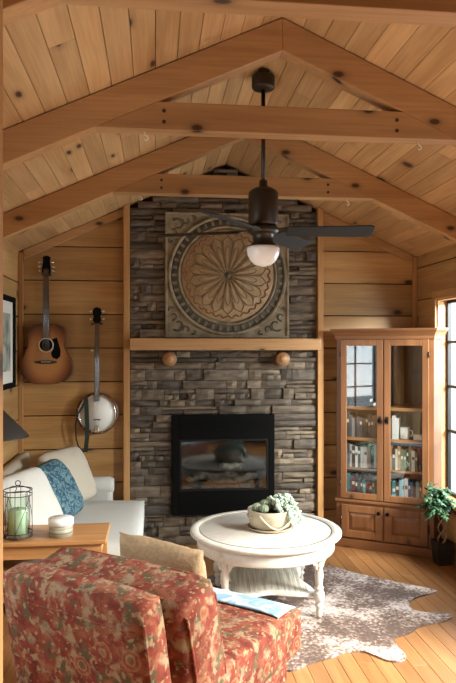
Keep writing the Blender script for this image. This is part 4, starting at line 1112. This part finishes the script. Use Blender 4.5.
for i in range(60):
    a = i*2.4; el = random.uniform(-.9, 1.3); rr = random.uniform(.06, .165)
    c = Vector((-.03, -.01, .465)); tip = c+Vector((math.cos(a)*math.cos(el)*rr, math.sin(a)*math.cos(el)*rr, math.sin(el)*rr*1.0))
    tip.x = min(tip.x, .045); tip.y = min(tip.y, .085)
    br.tube([(0, 0, .40), c.lerp(tip, .5)+Vector((0, 0, .01)), tip], [.003, .002, .0012], 5)
    for kx in range(11):
        d = Vector((random.gauss(0, 1), random.gauss(0, 1), random.gauss(.1, .7)))
        q = c.lerp(tip, random.uniform(.45, 1.0)); q.x = min(q.x, .045)
        if d.x > 0 and q.x > .02: d.x *= .2
        if d.y > 0 and q.y > .04: d.y *= .2
        leafq(b, q, d, random.uniform(.036, .058), random.uniform(.022, .034))
br.build('branches', 'bark', pt); b.build('foliage', 'leaf', pt)

# ================================================================== LIGHT
sc = bpy.context.scene
w = bpy.data.worlds.new('sky'); sc.world = w; w.use_nodes = True
bg = w.node_tree.nodes['Background']; bg.inputs['Color'].default_value = (.80, .93, 1.0, 1); bg.inputs['Strength'].default_value = WORLD
def area(name, loc, rot, sx, sy, power, col, spread=180):
    l = bpy.data.lights.new(name, 'AREA'); l.shape = 'RECTANGLE'; l.size = sx; l.size_y = sy; l.energy = power; l.color = col; l.spread = R(spread)
    o = bpy.data.objects.new(name, l); C.objects.link(o); o.location = loc; o.rotation_euler = rot; return o
for nm, loc, rot, sx, sy, pw, col in LIGHTS: area(nm, loc, rot, sx, sy, pw, col)
if SUN:
    l = bpy.data.lights.new('sun', 'SUN'); l.energy = SUN[0]; l.angle = R(SUN[1]); l.color = (1, .93, .82)
    o = bpy.data.objects.new('sun', l); C.objects.link(o); o.rotation_euler = Vector(SUN[2]).to_track_quat('-Z', 'Y').to_euler()

# ================================================================== CAMERA
cd = bpy.data.cameras.new('camera'); cam = bpy.data.objects.new('camera', cd); C.objects.link(cam)
cam.location = (0, 0, EYE); cam.rotation_euler = (PI/2, 0, -TH)
cd.sensor_fit = 'HORIZONTAL'; cd.sensor_width = 36; cd.lens = FPX/456*36; cd.shift_x = 0; cd.shift_y = (HOR-341.5)/456
cd.clip_start = .05
sc.camera = cam
vs = sc.view_settings; vs.view_transform = 'Standard'; vs.look = 'None'; vs.gamma = 1; vs.use_curve_mapping = False; vs.exposure = EXPOSURE
sc.cycles.max_bounces = 8; sc.cycles.diffuse_bounces = 5; sc.cycles.glossy_bounces = 4; sc.cycles.transparent_max_bounces = 12
sc.cycles.sample_clamp_indirect = 6; sc.cycles.use_denoising = True
